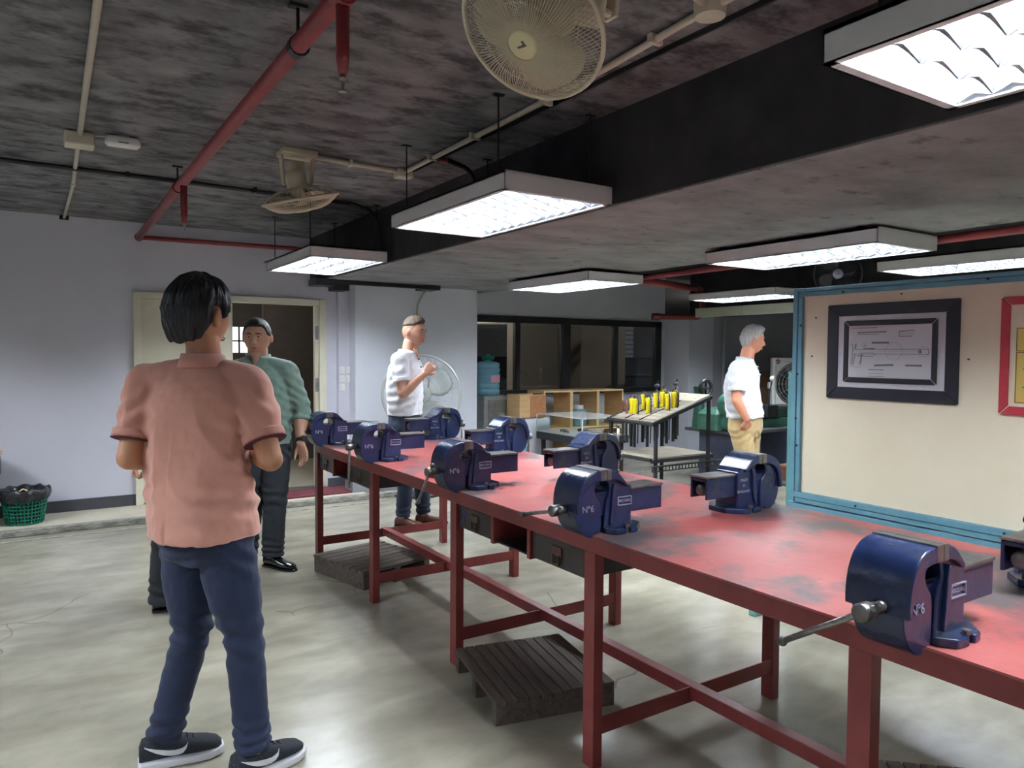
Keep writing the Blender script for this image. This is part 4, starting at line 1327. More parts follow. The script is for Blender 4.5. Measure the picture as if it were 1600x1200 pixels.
# slotted angle running along the near side
sa = MB()
for k in range(22):
    x = -.06 + k * .045
    sa.bb(x, x + .012, -.035, -.031, .33, .375)
sa.bb(-.06, .94, -.035, -.031, .325, .335)
sa.bb(-.06, .94, -.035, -.031, .368, .378)
sa.bb(-.06, .94, -.035, -.0, .376, .38)
part('slotted_angle', sa, M['blackmetal'], t)
part('brace', MB().tube([(.02, RWd - .02, .42), (-.02, RWd - .45, .0)], .012, 8), M['blackmetal'], t)


def tool(kind, lab, x, y, group):
    z = zt(x)
    cat = 'hand tool'
    t = thing(kind, lab, cat, (4.97 + x, 5.15 + y, z), rng.uniform(-.35, .35), group)
    if kind == 'hacksaw':
        part('blade', MB().bb(-.012, .012, -.010, .010, -.34, 0.0), M['blackmetal'], t)
        part('handle', MB().loft([((0, 0, .0), (1, 0, 0), (0, 1, 0), .015, .018, 2.4), ((0, 0, .01), (1, 0, 0), (0, 1, 0), .018, .022, 2.4), ((0.006, 0, .08), (1, 0, 0), (0, 1, 0), .016, .021, 2.4),
                                  ((0, 0, .145), (1, 0, 0), (0, 1, 0), .019, .030, 2.4), ((0, 0, .16), (1, 0, 0), (0, 1, 0), .014, .024, 2.4)], 14), M['yellow'], t, smooth=True)
        part('frame_bow', MB().tube(elbow([(0, -.042, -.30), (0, -.046, .14), (0, -.018, .192), (0, .012, .18), (0, .014, .15)], .03), .006, 8), M['blackmetal'], t, smooth=True)
        part('wing_nut', MB().cyl((0, .0, .14), (0, .0, .165), .008, 10), M['chrome'], t)
    elif kind == 'file':
        part('blade', MB().bb(-.010, .010, -.003, .003, -.30, 0.0), M['steel'], t)
        part('handle', MB().lathe([(.009, 0), (.012, .02), (.010, .05), (.014, .09), (.012, .115), (.004, .122)], 12), M['brownwood'], t, smooth=True)
    else:
        part('shaft', MB().cyl((0, 0, -.1), (0, 0, .16), .008, 10), M['blackmetal'], t)
        part('clamp_head', MB().ell((0, 0, .185), (.035, .022, .022), None, 12, 8), M['fan_dark'], t)
        part('wing', MB().box((.015, 0, .21), (.012, .012, .06), Matrix.Rotation(.5, 3, 'Y')), M['blackmetal'], t)
    return t


for i, (x, y) in enumerate(((.18, .66), (.19, .625), (.24, .62), (.14, .555))):
    tool('file', ('brown wooden-handled file in the tool rack, ' + ('leftmost', 'second from left', 'third from left, set back', 'nearest the yellow handles')[i]), x, y, 'files in the tool rack')
ys = [(.155, .50), (.15, .445), (.285, .47), (.20, .31), (.35, .355), (.39, .30), (.47, .36), (.335, .175), (.40, .15), (.46, .17)]
nm = ['leftmost of the yellow handles', 'second yellow handle from the left, thin', 'third yellow handle from the left, set back', 'broad one in the front row middle', 'tall one behind the broad one',
      'leaning beside the tall one', 'rear one with its bow against the wall', 'front right one over the rack edge', 'next to the front right one', 'rightmost yellow handle']
for (x, y), n_ in zip(ys, nm):
    tool('hacksaw', 'yellow-handled hacksaw in the tool rack, ' + n_, x, y, 'yellow-handled saws in the tool rack')
for i, (x, y) in enumerate(((.48, .47), (.56, .28))):
    tool('clamp', 'dark screw clamp standing up among the yellow handles, ' + ('left one' if i == 0 else 'right one'), x, y, 'clamps in the tool rack')

# ------------------------------------------------------------------ wooden cube shelves, box, cabinet
t = thing('cube_shelf', 'open plywood cube shelf unit of three bays below the dark windows', 'shelf', (5.20, 7.32, 0))
SW, SD, SH = 1.29, 0.36, 1.0
for k in range(3):
    x0 = k * .43
    for (z0, z1) in ((.515, 1.0), (0.02, .505)):
        part('side_panel', MB().bb(x0, x0 + .018, 0, SD, z0, z1), M['ply'], t)
        part('side_panel', MB().bb(x0 + .410, x0 + .428, 0, SD, z0, z1), M['ply'], t)
        part('shelf_board', MB().bb(x0 + .018, x0 + .410, 0, SD, z1 - .018, z1), M['ply'], t)
        part('shelf_board', MB().bb(x0 + .018, x0 + .410, 0, SD, z0, z0 + .018), M['ply'], t)
        ed = MB()
        ed.bb(x0 - .001, x0 + .020, -.004, 0, z0, z1).bb(x0 + .408, x0 + .429, -.004, 0, z0, z1)
        ed.bb(x0 + .020, x0 + .408, -.004, 0, z1 - .020, z1).bb(x0 + .020, x0 + .408, -.004, 0, z0, z0 + .020)
        part('edge_strip', ed, M['ply_face'], t)
t = thing('storage_box', 'brown plywood box with an orange-brown panel, on the pale cabinet left of the shelves', 'box', (4.93, 7.16, .70))
part('box_shell', MB().bb(-.19, .19, 0, .012, 0, .27).bb(-.19, .19, .27, .282, 0, .27).bb(-.19, -.178, .012, .27, 0, .27).bb(.178, .19, .012, .27, 0, .27).bb(-.178, .178, .012, .27, 0, .012), M['ply'], t)
part('front_panel', MB().bb(-.04, .186, -.006, 0, .006, .262), M['osb'], t)
part('black_handle', MB().bb(.02, .12, -.002, .02, .27, .285), M['black'], t)
t = thing('cabinet', 'low pale grey cabinet under the brown box beside the dispenser', 'cabinet', (4.97, 7.16, 0))
part('body', MB().bb(-.13, .22, .02, .6, 0, .695), M['wall_pale'], t, bevel=0.004)
part('door', MB().bb(-.125, .215, 0, .018, .02, .68), M['wall_pale'], t, bevel=0.003)
part('handle', MB().bb(-.10, -.09, -.015, 0, .35, .45), M['silver'], t)
t = thing('bottle', 'white-capped pale blue chemical bottle standing in the middle shelf bay', 'bottle', (5.84, 7.44, .535))
part('body', MB().loft([((0, 0, 0), (1, 0, 0), (0, 1, 0), .10, .07, 4), ((0, 0, .18), (1, 0, 0), (0, 1, 0), .10, .07, 4), ((0, 0, .22), (1, 0, 0), (0, 1, 0), .075, .055, 3)], 20), M['water'], t, smooth=True)
part('cap', MB().cyl((0, 0, .22), (0, 0, .265), .06, 18), M['white'], t)
t = thing('bottle', 'pale blue container on the floor, glimpsed below the dispenser vise', 'bottle', (4.62, 7.05, 0))
part('body', MB().loft([((0, 0, 0), (1, 0, 0), (0, 1, 0), .11, .11, 4), ((0, 0, .38), (1, 0, 0), (0, 1, 0), .11, .11, 4), ((0, 0, .44), (1, 0, 0), (0, 1, 0), .05, .05, 3)], 20), M['water'], t, smooth=True)
part('cap', MB().cyl((0, 0, .44), (0, 0, .48), .035, 16), M['white'], t)

# ------------------------------------------------------------------ water dispenser and bottle
t = thing('water_dispenser', 'square steel water dispenser with a tap, right of the pale column', 'dispenser', (4.62, 7.62, 0))
part('body', MB().bb(-.17, .19, -.13, .22, 0, .945), M['silver'], t, bevel=0.006)
part('side_edge', MB().bb(.165, .195, -.145, -.131, .02, .94), M['fixture'], t)
part('recess_panel', MB().bb(-.12, .160, -.142, -.131, .40, .90), M['silver_dark'], t, bevel=0.003)
part('tap', MB().cyl((.02, -.142, .72), (.02, -.19, .72), .012, 10).cyl((.02, -.185, .725), (.02, -.185, .68), .010, 10).bb(-.03, .07, -.19, -.18, .735, .745), M['chrome'], t)
part('drip_tray', MB().bb(-.08, .12, -.20, -.142, .45, .46), M['silver_dark'], t)
t = thing('water_bottle', 'large ribbed blue water bottle with green cap standing on the dispenser', 'bottle', (4.59, 7.64, .946))
prof = [(.0001, 0), (.12, .0), (.14, .02)]
for k in range(5):
    z = .03 + k * .066
    prof += [(.146, z), (.148, z + .035), (.139, z + .048), (.139, z + .056)]
prof += [(.146, .37), (.142, .395), (.11, .412), (.045, .42), (.040, .435), (.0001, .437)]
part('bottle_body', MB().lathe(prof, 32, cap=False), M['water'], t, smooth=True)
part('cap', MB().lathe([(.045, .436), (.07, .438), (.078, .475), (.072, .478), (.06, .445), (.0001, .445)], 24, cap=False), M['green_plastic'], t, smooth=True)
part('handle', MB().tube([(-.02, 0, .45), (-.02, 0, .49), (.0, 0, .505), (.022, 0, .49), (.022, 0, .45)], .008, 8), M['white'], t, smooth=True)
part('pink_label', MB().add([(.1495 * math.cos(a), .1495 * math.sin(a), z) for z in (.165, .25) for a in [-1.85 + .22 * k for k in range(6)]],
                           [(k, k + 1, k + 7, k + 6) for k in range(5)]), M['pink'], t)

# ------------------------------------------------------------------ glass display case
t = thing('display_case', 'low glass display case with white corner strips on a dark base', 'display case', (4.87, 6.14, 0))
cw, cdp, z0, z1 = .66, .86, .555, .755
part('base_box', MB().bb(0, cw, 0, cdp, .47, z0), M['blackmetal'], t, bevel=0.004)
part('white_floor', MB().bb(.01, cw - .01, .01, cdp - .01, z0, z0 + .004), M['white'], t)
for (x, y) in ((0, 0), (cw - .012, 0), (0, cdp - .012), (cw - .012, cdp - .012)):
    part('corner_strip', MB().bb(x, x + .012, y, y + .012, z0 + .004, z1), M['fixture'], t)
for s in (MB().bb(.0125, cw - .0125, .003, .007, z0 + .005, z1 - .002), MB().bb(.003, .007, .0125, cdp - .0125, z0 + .005, z1 - .002),
          MB().bb(.0125, cw - .0125, cdp - .007, cdp - .003, z0 + .005, z1 - .002), MB().bb(cw - .007, cw - .003, .0125, cdp - .0125, z0 + .005, z1 - .002)):
    part('glass_pane', s, M['glass'], t)
part('glass_lid', MB().bb(0, cw, 0, cdp, z1 + .001, z1 + .007), M['acrylic'], t)
for (x, y) in ((.04, .04), (cw - .08, .04), (.04, cdp - .08), (cw - .08, cdp - .08)):
    part('leg', MB().bb(x, x + .04, y, y + .04, 0, .47), M['blackmetal'], t)
for k, (x, y, m, lab) in enumerate(((.30, .22, 'blackmetal', 'black clamp-like tool lying in the glass case, nearest the corner'), (.42, .12, 'brownwood', 'small brown wooden tool lying in the glass case'),
                                    (.20, .55, 'silver_dark', 'grey flat gauge lying in the glass case, left part'), (.45, .50, 'blackmetal', 'dark bent tool lying at the rear of the glass case'))):
    q = thing('hand_tool', lab, 'hand tool', (4.87 + x, 6.14 + y, z0 + .005), .6 * k, 'tools in the glass case')
    part('bar', MB().bb(-.09, .09, -.012, .012, 0, .018), M[m], q, bevel=0.003)
    part('jaw', MB().bb(.06, .085, -.012, .05, .0, .03).bb(-.03, -.01, -.012, .04, .0, .025), M[m], q, bevel=0.003)

# ------------------------------------------------------------------ bins by the far wall
t = thing('waste_basket', 'dark green slatted waste basket with a black bin liner by the far wall', 'basket', (-.12, 7.13, .05))
rim = lambda z: .128 + .038 * z / .26
bk = MB()
for k in range(36):
    a = 2 * PI * k / 36
    bk.tube([(rim(0) * math.cos(a), rim(0) * math.sin(a), .005), (rim(.26) * math.cos(a), rim(.26) * math.sin(a), .26)], .0052, 4)
for j in range(9):
    z = .012 + j * .029
    bk.tube([(rim(z) * math.cos(2 * PI * k / 36), rim(z) * math.sin(2 * PI * k / 36), z) for k in range(37)], .005, 4, caps=False)
bk.lathe([(.001, 0), (.128, 0), (.128, .01), (.001, .01)], 30)
part('basket_mesh', bk, M['basket'], t)
ln = MB()
prof = [(.12, .02), (.150, .19), (.172, .20), (.182, .235), (.178, .275), (.168, .288), (.156, .275), (.150, .24), (.001, .16)]
ln.lathe(prof, 60, cap=False)
ln.v = [(x * (1 + .035 * math.sin(7 * math.atan2(y, x)) + .02 * math.sin(17 * math.atan2(y, x))), y * (1 + .035 * math.sin(7 * math.atan2(y, x))), z + (.008 * math.sin(9 * math.atan2(y, x)) if z > .18 else 0)) for x, y, z in ln.v]
part('bin_liner', ln, M['liner'], t, smooth=True)
part('tie_loop', MB().tube([(-.02, -.13, .25), (-.03, -.14, .285), (-.005, -.14, .30), (.02, -.14, .285), (.01, -.13, .25)], .006, 8), M['ply_face'], t, smooth=True)
t = thing('waste_bin', 'tall dark bin with a tan lid cut off by the left edge', 'bin', (-.50, 7.12, .05))
part('body', MB().lathe([(.001, 0), (.17, 0), (.21, .52), (.001, .52)], 32), M['liner'], t, smooth=False)
part('liner_rim', MB().lathe([(.211, .40), (.228, .42), (.232, .50), (.225, .56), (.20, .57)], 40, cap=False), M['liner'], t, smooth=True)
part('lid', MB().lathe([(.001, .575), (.235, .575), (.238, .60), (.001, .62)], 32), M['ply'], t)

# ------------------------------------------------------------------ machines on the low bench at the back right
t = thing('machine_table', 'dark steel table carrying the green lathe behind the grey-haired man', 'table', (6.66, 5.60, 0))
part('table_top', MB().bb(-.08, 1.7, -.02, .70, .545, .58), M['tabletop_dark'], t, bevel=0.004)
part('cabinet_panel', MB().bb(.02, .48, .02, .56, 0, .545), M['cabinet_blue'], t, bevel=0.004)
part('cabinet_seam', MB().bb(.20, .206, .014, .02, .02, .53), M['black'], t)
part('cabinet_panel', MB().bb(1.0, 1.5, .02, .56, 0, .545), M['cabinet_blue'], t, bevel=0.004)
part('lower_shelf', MB().bb(.48, 1.0, .05, .56, .02, .045), M['tabletop_dark'], t)
t = thing('lathe', 'green bench lathe with a motor on the dark table behind the grey-haired man', 'lathe', (6.76, 5.62, .581))
part('bed', MB().bb(.05, 1.6, .16, .40, .0, .10), M['lathe_green'], t, bevel=0.01)
part('bed_way', MB().bb(.42, 1.6, .15, .41, .21, .25), M['tabletop_dark'], t, bevel=0.006)
part('bed', MB().bb(.40, 1.6, .20, .36, .10, .21), M['lathe_green'], t, bevel=0.01)
hs = part('headstock', MB().loft([((.0, .28, .0), (1, 0, 0), (0, 1, 0), .01, .14, 6), ((.0, .28, .001), (1, 0, 0), (0, 1, 0), .26, .17, 6), ((.0, .28, .19), (1, 0, 0), (0, 1, 0), .25, .17, 6), ((.02, .28, .25), (1, 0, 0), (0, 1, 0), .19, .13, 5)], 28), M['lathe_green'], t, smooth=False, bevel=0.008)
part('motor', MB().cyl((-.10, .13, .10), (-.10, -.02, .10), .09, 24), M['lathe_green'], t, smooth=False, bevel=0.01)
for k in range(8):
    part('cooling_fin', MB().bb(-.235 + .012 * 0, -.11, .0 + .001, .0 + .17, .03 + k * .022, .036 + k * .022).xf(Matrix.Translation((.07, -.02, -.01))), M['lathe_green'], t)
part('gear_cover', MB().lathe([(.001, 0), (.13, 0), (.13, .10), (.08, .14), (.001, .14)], 28).xf(Matrix.Translation((-.10, .14, .30)) @ Matrix.Rotation(PI / 2, 4, 'X')), M['lathe_green'], t, smooth=False, bevel=0.006)
part('chuck', MB().cyl((.27, .28, .24), (.36, .28, .24), .075, 24), M['steel'], t, bevel=0.004)
part('carriage', MB().bb(.60, .80, .08, .45, .13, .27), M['blackmetal'], t, bevel=0.008)
part('lever', MB().tube([(.56, .06, .2), (.54, .02, .42), (.56, .0, .58)], .008, 8), M['black'], t)
part('lever_knob', MB().ell((.56, 0, .60), (.028, .028, .032)), M['white'], t, smooth=True)
t = thing('grinding_wheel', 'dark round grinding wheel on a green stand beside the tool rack', 'grinder', (6.65, 6.12, .58))
part('wheel', MB().tube([(0.095 * math.cos(2 * PI * k / 28), -.08, .48 + 0.095 * math.sin(2 * PI * k / 28)) for k in range(29)], .022, 10, caps=False), M['blackmetal'], t, smooth=True)
part('spindle', MB().cyl((0, -.12, .48), (0, .1, .48), .018, 12), M['steel'], t)
part('spokes', MB().bb(-.095, .095, -.09, -.07, .472, .488).bb(-.008, .008, -.09, -.07, .385, .575), M['blackmetal'], t)
part('stand', MB().loft([((0, .02, 0), (1, 0, 0), (0, 1, 0), .07, .07, 4), ((0, .02, .35), (1, 0, 0), (0, 1, 0), .045, .05, 4), ((0, .02, .50), (1, 0, 0), (0, 1, 0), .05, .06, 4)], 16), M['lathe_green'], t, bevel=0.004)
t = thing('square_fan', 'white square-framed fan with a red mark, half behind the teal post', 'fan', (8.93, 6.45, .69), math.radians(-38))
t.scale = (1.15, 1.15, 1.15)
sq = MB()
sq.bb(-.30, -.255, -.06, .06, 0, .64).bb(.255, .30, -.06, .06, 0, .64).bb(-.255, .255, -.06, .06, .595, .64).bb(-.255, .255, -.06, .06, 0, .045)
fr = part('frame', sq, M['white'], t, bevel=0.015)
for (x, z, p) in ((-1, 1, 0), (1, 1, 0), (-1, -1, 0), (1, -1, 0)):
    pts = [(x * .256, .32 + z * .276)]
    for k in range(9):
        a = PI / 2 * k / 8
        pts.append((x * .262 * math.cos(a), .32 + z * .270 * math.sin(a)))
    part('corner_panel', MB().prism(pts, 'y', -.035, .03), M['white'], t)
g = MB()
for r in (.06, .10, .14, .18, .22, .25):
    g.tube([(r * math.cos(2 * PI * k / 36), -.045, .32 + r * math.sin(2 * PI * k / 36)) for k in range(37)], .004, 5, caps=False)
for k in range(12):
    a = 2 * PI * k / 12
    g.tube([(.05 * math.cos(a), -.045, .32 + .05 * math.sin(a)), (.255 * math.cos(a), -.045, .32 + .255 * math.sin(a))], .003, 5)
part('grille', g, M['fan_wire'], t)
part('hub', MB().cyl((0, -.055, .32), (0, .04, .32), .06, 20), M['violet'], t)
for k in range(5):
    a = 2 * PI * k / 5
    part('blade', MB().prism([(.04 * math.cos(a), .04 * math.sin(a)), (.24 * math.cos(a - .3), .24 * math.sin(a - .3)), (.24 * math.cos(a + .35), .24 * math.sin(a + .35))], 'y', -.004, .004).xf(Matrix.Translation((0, 0, .32))), M['fan_dark'], t)
part('red_mark', MB().tube([(-.265, -.066, .60), (-.24, -.066, .615), (-.215, -.066, .60), (-.235, -.066, .59), (-.225, -.066, .575), (-.255, -.066, .57)], .008, 6), M['redframe'], t)
part('dial', MB().cyl((-.335, .0, .30), (-.30, .0, .30), .04, 16), M['white'], t)
part('stand', MB().bb(-.3, .3, -.10, .10, -.60, -.575).bb(-.03, .03, -.03, .03, -.575, 0.0).bb(-.25, .25, -.03, .03, -.05, 0.0), M['blackmetal'], t)
solo('hardboard_panel', MB().bb(-.55, .75, 0, .02, 0, 1.22), M['brown_panel'], 'brown hardboard sheet leaning against the dark wall behind the white fan', 'panel', loc=(8.95, 7.2, 0))
t = thing('machine_part', 'dark round machine part on the floor under the lathe table', 'machine part', (7.3, 5.20, 0))
part('drum', MB().cyl((-.12, 0, .13), (.12, 0, .13), .12, 24), M['blackmetal'], t, bevel=0.01)
part('foot_plate', MB().bb(-.35, .45, -.14, .25, 0, .03), M['tabletop_dark'], t, bevel=0.004)
part('bracket', MB().bb(-.2, .35, .0, .2, .03, .20), M['brownwood'], t, bevel=0.01)

# ------------------------------------------------------------------ people
def hashn(ix, iy, iz, seed):
    h = (ix * 374761393 + iy * 668265263 + iz * 2147483647 + seed * 1274126177) & 0xffffffff
    h = ((h ^ (h >> 13)) * 1274126177) & 0xffffffff
    return ((h ^ (h >> 16)) & 0xffff) / 65535.0


def vnoise(P, seed=0):
    P = np.asarray(P)
    i = np.floor(P).astype(np.int64)
    f = P - i
    f = f * f * (3 - 2 * f)
    r = 0
    for dx in (0, 1):
        for dy in (0, 1):
            for dz in (0, 1):
                w = (f[:, 0] if dx else 1 - f[:, 0]) * (f[:, 1] if dy else 1 - f[:, 1]) * (f[:, 2] if dz else 1 - f[:, 2])
                r = r + w * hashn(i[:, 0] + dx, i[:, 1] + dy, i[:, 2] + dz, seed)
    return r * 2 - 1


def fused(mb, voxel, smooth=4, disp=None, name='m'):
    """union the overlapping solids of mb into one skin, relax it, then push it along its normals by disp(P, N)"""
    me = bpy.data.meshes.new(name)
    me.from_pydata(mb.v, [], mb.f)
    me.update()
    import bmesh
    bm = bmesh.new()
    bm.from_mesh(me)
    bmesh.ops.recalc_face_normals(bm, faces=bm.faces)
    bm.to_mesh(me)
    bm.free()
    o = bpy.data.objects.new('tmp', me)
    C.objects.link(o)
    r = o.modifiers.new('r', 'REMESH')
    r.mode = 'VOXEL'
    r.voxel_size = voxel
    if smooth:
        s = o.modifiers.new('s', 'SMOOTH')
        s.factor = 0.5
        s.iterations = smooth
    dg = bpy.context.evaluated_depsgraph_get()
    out = bpy.data.meshes.new_from_object(o.evaluated_get(dg))
    bpy.data.objects.remove(o)
    bpy.data.meshes.remove(me)
    out.name = name
    if disp is not None:
        n = len(out.vertices)
        P = np.empty(n * 3, dtype=np.float32)
        out.vertices.foreach_get('co', P)
        P = P.reshape(-1, 3).astype(float)
        N = np.empty(n * 3, dtype=np.float32)
        out.vertex_normals.foreach_get('vector', N)
        N = N.reshape(-1, 3)
        d = disp(P, N)
        P = P + N * d[:, None]
        out.vertices.foreach_set('co', P.astype(np.float32).ravel())
        out.update()
    out.shade_smooth()
    return out


def V(*a):
    return Vector(a)


def head_grid(nu=120, nv=96):
    th = (np.arange(nv) + 0.5) / nv * PI
    ph = np.arange(nu) / nu * 2 * PI
    T, Ph = np.meshgrid(th, ph, indexing='ij')
    return T.ravel(), Ph.ravel()


def head_shape(T, Ph, jaw=1.0, full=1.0, nose=1.0):
    """head in its own frame: x to its right, y forward, z up, centre between the ears; 0.235 tall"""
    x = np.sin(T) * np.cos(Ph)
    y = np.sin(T) * np.sin(Ph)
    z = np.cos(T)
    X = x * 0.077 * full
    Y = y * 0.097
    Z = z * 0.118
    low = np.clip(-z, 0, 1)
    fwd_ = np.clip(y, 0, 1)
    bk = np.clip(-y, 0, 1)
    X *= 1 - 0.30 * jaw * low ** 1.6
    Y = np.where(y < 0, Y * (1 - 0.42 * low ** 1.2), Y * (1 - 0.06 * low))
    Y = np.where(y > 0, np.minimum(Y, 0.088 + 0.0 * Y), Y)
    Y += 0.004 * (z > 0.2) * bk
    X *= 1 + 0.05 * np.exp(-((z - 0.35) / 0.35) ** 2) * bk
    g = lambda a, s: np.exp(-(a / s) ** 2)
    f = fwd_ ** 2
    noseprof = np.where(Z > -0.030, np.clip((0.022 - Z) / 0.052, 0, 1) ** 1.1, np.clip(1 - (-0.030 - Z) / 0.012, 0, 1))
    Y += nose * 0.030 * noseprof * g(X, 0.0125) * f + nose * 0.008 * g(Z + 0.032, 0.010) * g(np.abs(X) - 0.012, 0.007) * f
    Y += 0.006 * g(Z - 0.027, 0.009) * g(X, 0.045) * f
    Y -= 0.012 * g(np.abs(X) - 0.031, 0.015) * g(Z - 0.008, 0.012) * f
    Y += 0.006 * g(np.abs(X) - 0.046, 0.018) * g(Z + 0.018, 0.018) * f
    Y += 0.007 * g(X, 0.022) * (g(Z + 0.061, 0.0065) + g(Z + 0.075, 0.007)) * f
    Y -= 0.003 * g(X, 0.022) * g(Z + 0.068, 0.003) * f
    Y += 0.012 * g(X, 0.026) * g(Z + 0.100, 0.017) * f
    return X, Y, Z


def head_mb(jaw=1.0, full=1.0, nose=1.0):
    nu, nv = 120, 96
    T, Ph = head_grid(nu, nv)
    X, Y, Z = head_shape(T, Ph, jaw, full, nose)
    mb = MB()
    vs_ = list(zip(X.tolist(), Y.tolist(), Z.tolist())) + [(0, 0, .118), (0, 0, -.118)]
    fs = []
    for j in range(nv - 1):
        for k in range(nu):
            a, b = j * nu + k, j * nu + (k + 1) % nu
            fs.append((a, a + nu, b + nu, b))
    for k in range(nu):
        fs.append((nu * nv, k, (k + 1) % nu))
        fs.append((nu * nv + 1, (nv - 1) * nu + (k + 1) % nu, (nv - 1) * nu + k))
    return mb.add(vs_, fs)


def hair_mb(style, full=1.0, jaw=1.0, seed=1):
    nu, nv = 180, 120
    T, Ph = head_grid(nu, nv)
    X, Y, Z = head_shape(T, Ph, jaw, full, 0)
    az = np.abs(np.arctan2(X, Y))           # 0 in front, pi at the back
    D = np.stack([X, Y, Z], 1)
    n = D / np.linalg.norm(D, axis=1)[:, None]
    hl = {'full': ((0, .062), (.75, .052), (1.05, .030), (1.2, -.010), (1.34, -.008), (1.42, .030), (1.80, .032), (1.95, -.030), (2.3, -.068), (3.15, -.080)),
          'crop': ((0, .070), (.7, .066), (.92, .050), (1.08, .012), (1.3, .006), (1.5, .0), (1.75, .004), (2.0, -.030), (2.5, -.062), (3.15, -.066)),
          'fade': ((0, .072), (.7, .062), (1.0, .050), (1.3, .044), (1.6, .044), (2.0, .040), (2.6, .035), (3.15, .030)),
          'stubble': ((0, .068), (.7, .058), (1.0, .036), (1.3, .006), (1.5, -.012), (1.75, -.004), (2.0, -.035), (2.5, -.064), (3.15, -.068)),
          'grey': ((0, .070), (.7, .056), (1.0, .040), (1.3, .004), (1.5, -.014), (1.75, .0), (2.0, -.034), (2.5, -.064), (3.15, -.068))}[style]
    zb = np.interp(az, [a for a, _ in hl], [b for _, b in hl])
    m = np.clip((Z - zb) / 0.014, 0, 1)
    m = m * m * (3 - 2 * m)
    topw = np.clip(Z / 0.1, 0, 1)
    if style == 'full':
        th = 0.017 + 0.014 * topw + 0.012 * np.clip(-Y / 0.07, 0, 1) + .012 * np.clip(-Z / .09, 0, 1) * np.clip(-Y / .03, 0, 1)
        th = th * (1 - .7 * np.exp(-((az - 1.6) / .28) ** 2) * np.exp(-((Z - .02) / .03) ** 2))
        amp = 0.0060
    elif style == 'grey':
        th = 0.008 + 0.012 * topw + 0.016 * topw * np.clip(Y / 0.07, 0, 1) ** 2
        amp = 0.003
    elif style == 'fade':
        th = 0.006 + 0.014 * topw + 0.006 * np.clip(Y / 0.07, 0, 1)
        amp = 0.003
    elif style == 'stubble':
        th = 0.0022 + 0 * topw
        amp = 0.0004
    else:
        th = 0.006 + 0.010 * topw
        amp = 0.0010
    ang = np.arctan2(X, Y)
    q = np.stack([ang * 9, Z * 22 + 3, ang * 0 + seed], 1)
    q2 = np.stack([ang * 24 + Z * 30, Z * 40, ang * 0 + seed * 3.3], 1)
    d = m * (th + amp * vnoise(q, seed) + amp * 0.7 * vnoise(q2, seed + 5)) - 0.009 * (1 - m)
    P = D + n * d[:, None]
    mb = MB()
    vs_ = [tuple(p) for p in P] + [(0, 0, .118 + float(th[0])), (0, 0, -.105)]
    fs = []
    for j in range(nv - 1):
        for k in range(nu):
            a, b = j * nu + k, j * nu + (k + 1) % nu
            fs.append((a, a + nu, b + nu, b))
    for k in range(nu):
        fs.append((nu * nv, k, (k + 1) % nu))
        fs.append((nu * nv + 1, (nv - 1) * nu + (k + 1) % nu, (nv - 1) * nu + k))
    return mb.add(vs_, fs)


def hand_into(mb, w, d, pn, side, curl=0.5, s=1.0, spread=0.06, thumb=0.7, finger_curls=None):
    """w wrist point, d direction wrist->knuckles, pn palm normal (the way fingers curl), side +1 if the thumb lies along d x pn"""
    d = Vector(d).normalized()
    pn = Vector(pn)
    pn = (pn - d * pn.dot(d)).normalized()
    a = d.cross(pn).normalized() * side
    L = 0.092 * s
    mb.loft([(w - d * .01, a, pn, .027 * s, .020 * s), (w + d * .012, a, pn, .029 * s, .018 * s), (w + d * .035, a, pn, .037 * s, .016 * s, 2.4), (w + d * .07, a, pn, .042 * s, .014 * s, 2.6),
             (w + d * L, a, pn, .041 * s, .012 * s, 2.6), (w + d * (L + .006), a, pn, .034 * s, .008 * s, 2.4)], 20)
    fc = finger_curls or (curl,) * 4
    for k, (off, ln) in enumerate(((.031, .070), (.0105, .079), (-.0105, .073), (-.0305, .057))):
        base = w + d * (L - .006) + a * off * s
        dirn = (d + a * off * spread * 25).normalized()
        segs = [ln * .46, ln * .30, ln * .24]
        pts = [base - d * .02, base]
        ang = 0
        for q, sg in enumerate(segs):
            ang += fc[k] * (0.75 if q == 0 else 1.0)
            dd = dirn * math.cos(ang) + pn * math.sin(ang)
            pts.append(pts[-1] + dd * sg * s)
        mb.tube(pts, [.0088 * s, .0092 * s, .0086 * s, .0078 * s, .0062 * s], 10)
        mb.ell(pts[-1], (.0064 * s,) * 3, None, 10, 6)
    b = w + d * .022 * s + a * .026 * s + pn * .004
    td = (d * .72 + a * .62 + pn * .35 * thumb).normalized()
    td2 = (d * .90 + a * .15 + pn * .50 * thumb).normalized()
    pts = [b - td * .008, b + td * .036 * s, b + td * .036 * s + td2 * .030 * s, b + td * .036 * s + td2 * .053 * s]
    mb.tube(pts, [.0150 * s, .0120 * s, .0098 * s, .0075 * s], 10)
    mb.ell(pts[-1], (.0076 * s,) * 3, None, 10, 6)


def limb(mb, pts, rs, n=16):
    mb.tube(pts, rs, n)
    mb.ell(pts[0], (rs[0],) * 3, None, 16, 10)
    mb.ell(pts[-1], (rs[-1],) * 3, None, 16, 10)


def sub(a, b, t):
    return a + (b - a) * t


def azv(deg):
    """unit vector at a compass angle: 0 = +Y, 90 = +X"""
    a = math.radians(deg)
    return Vector((math.sin(a), math.cos(a), 0))


def rightof(f):
    return Vector((f.y, -f.x, 0))


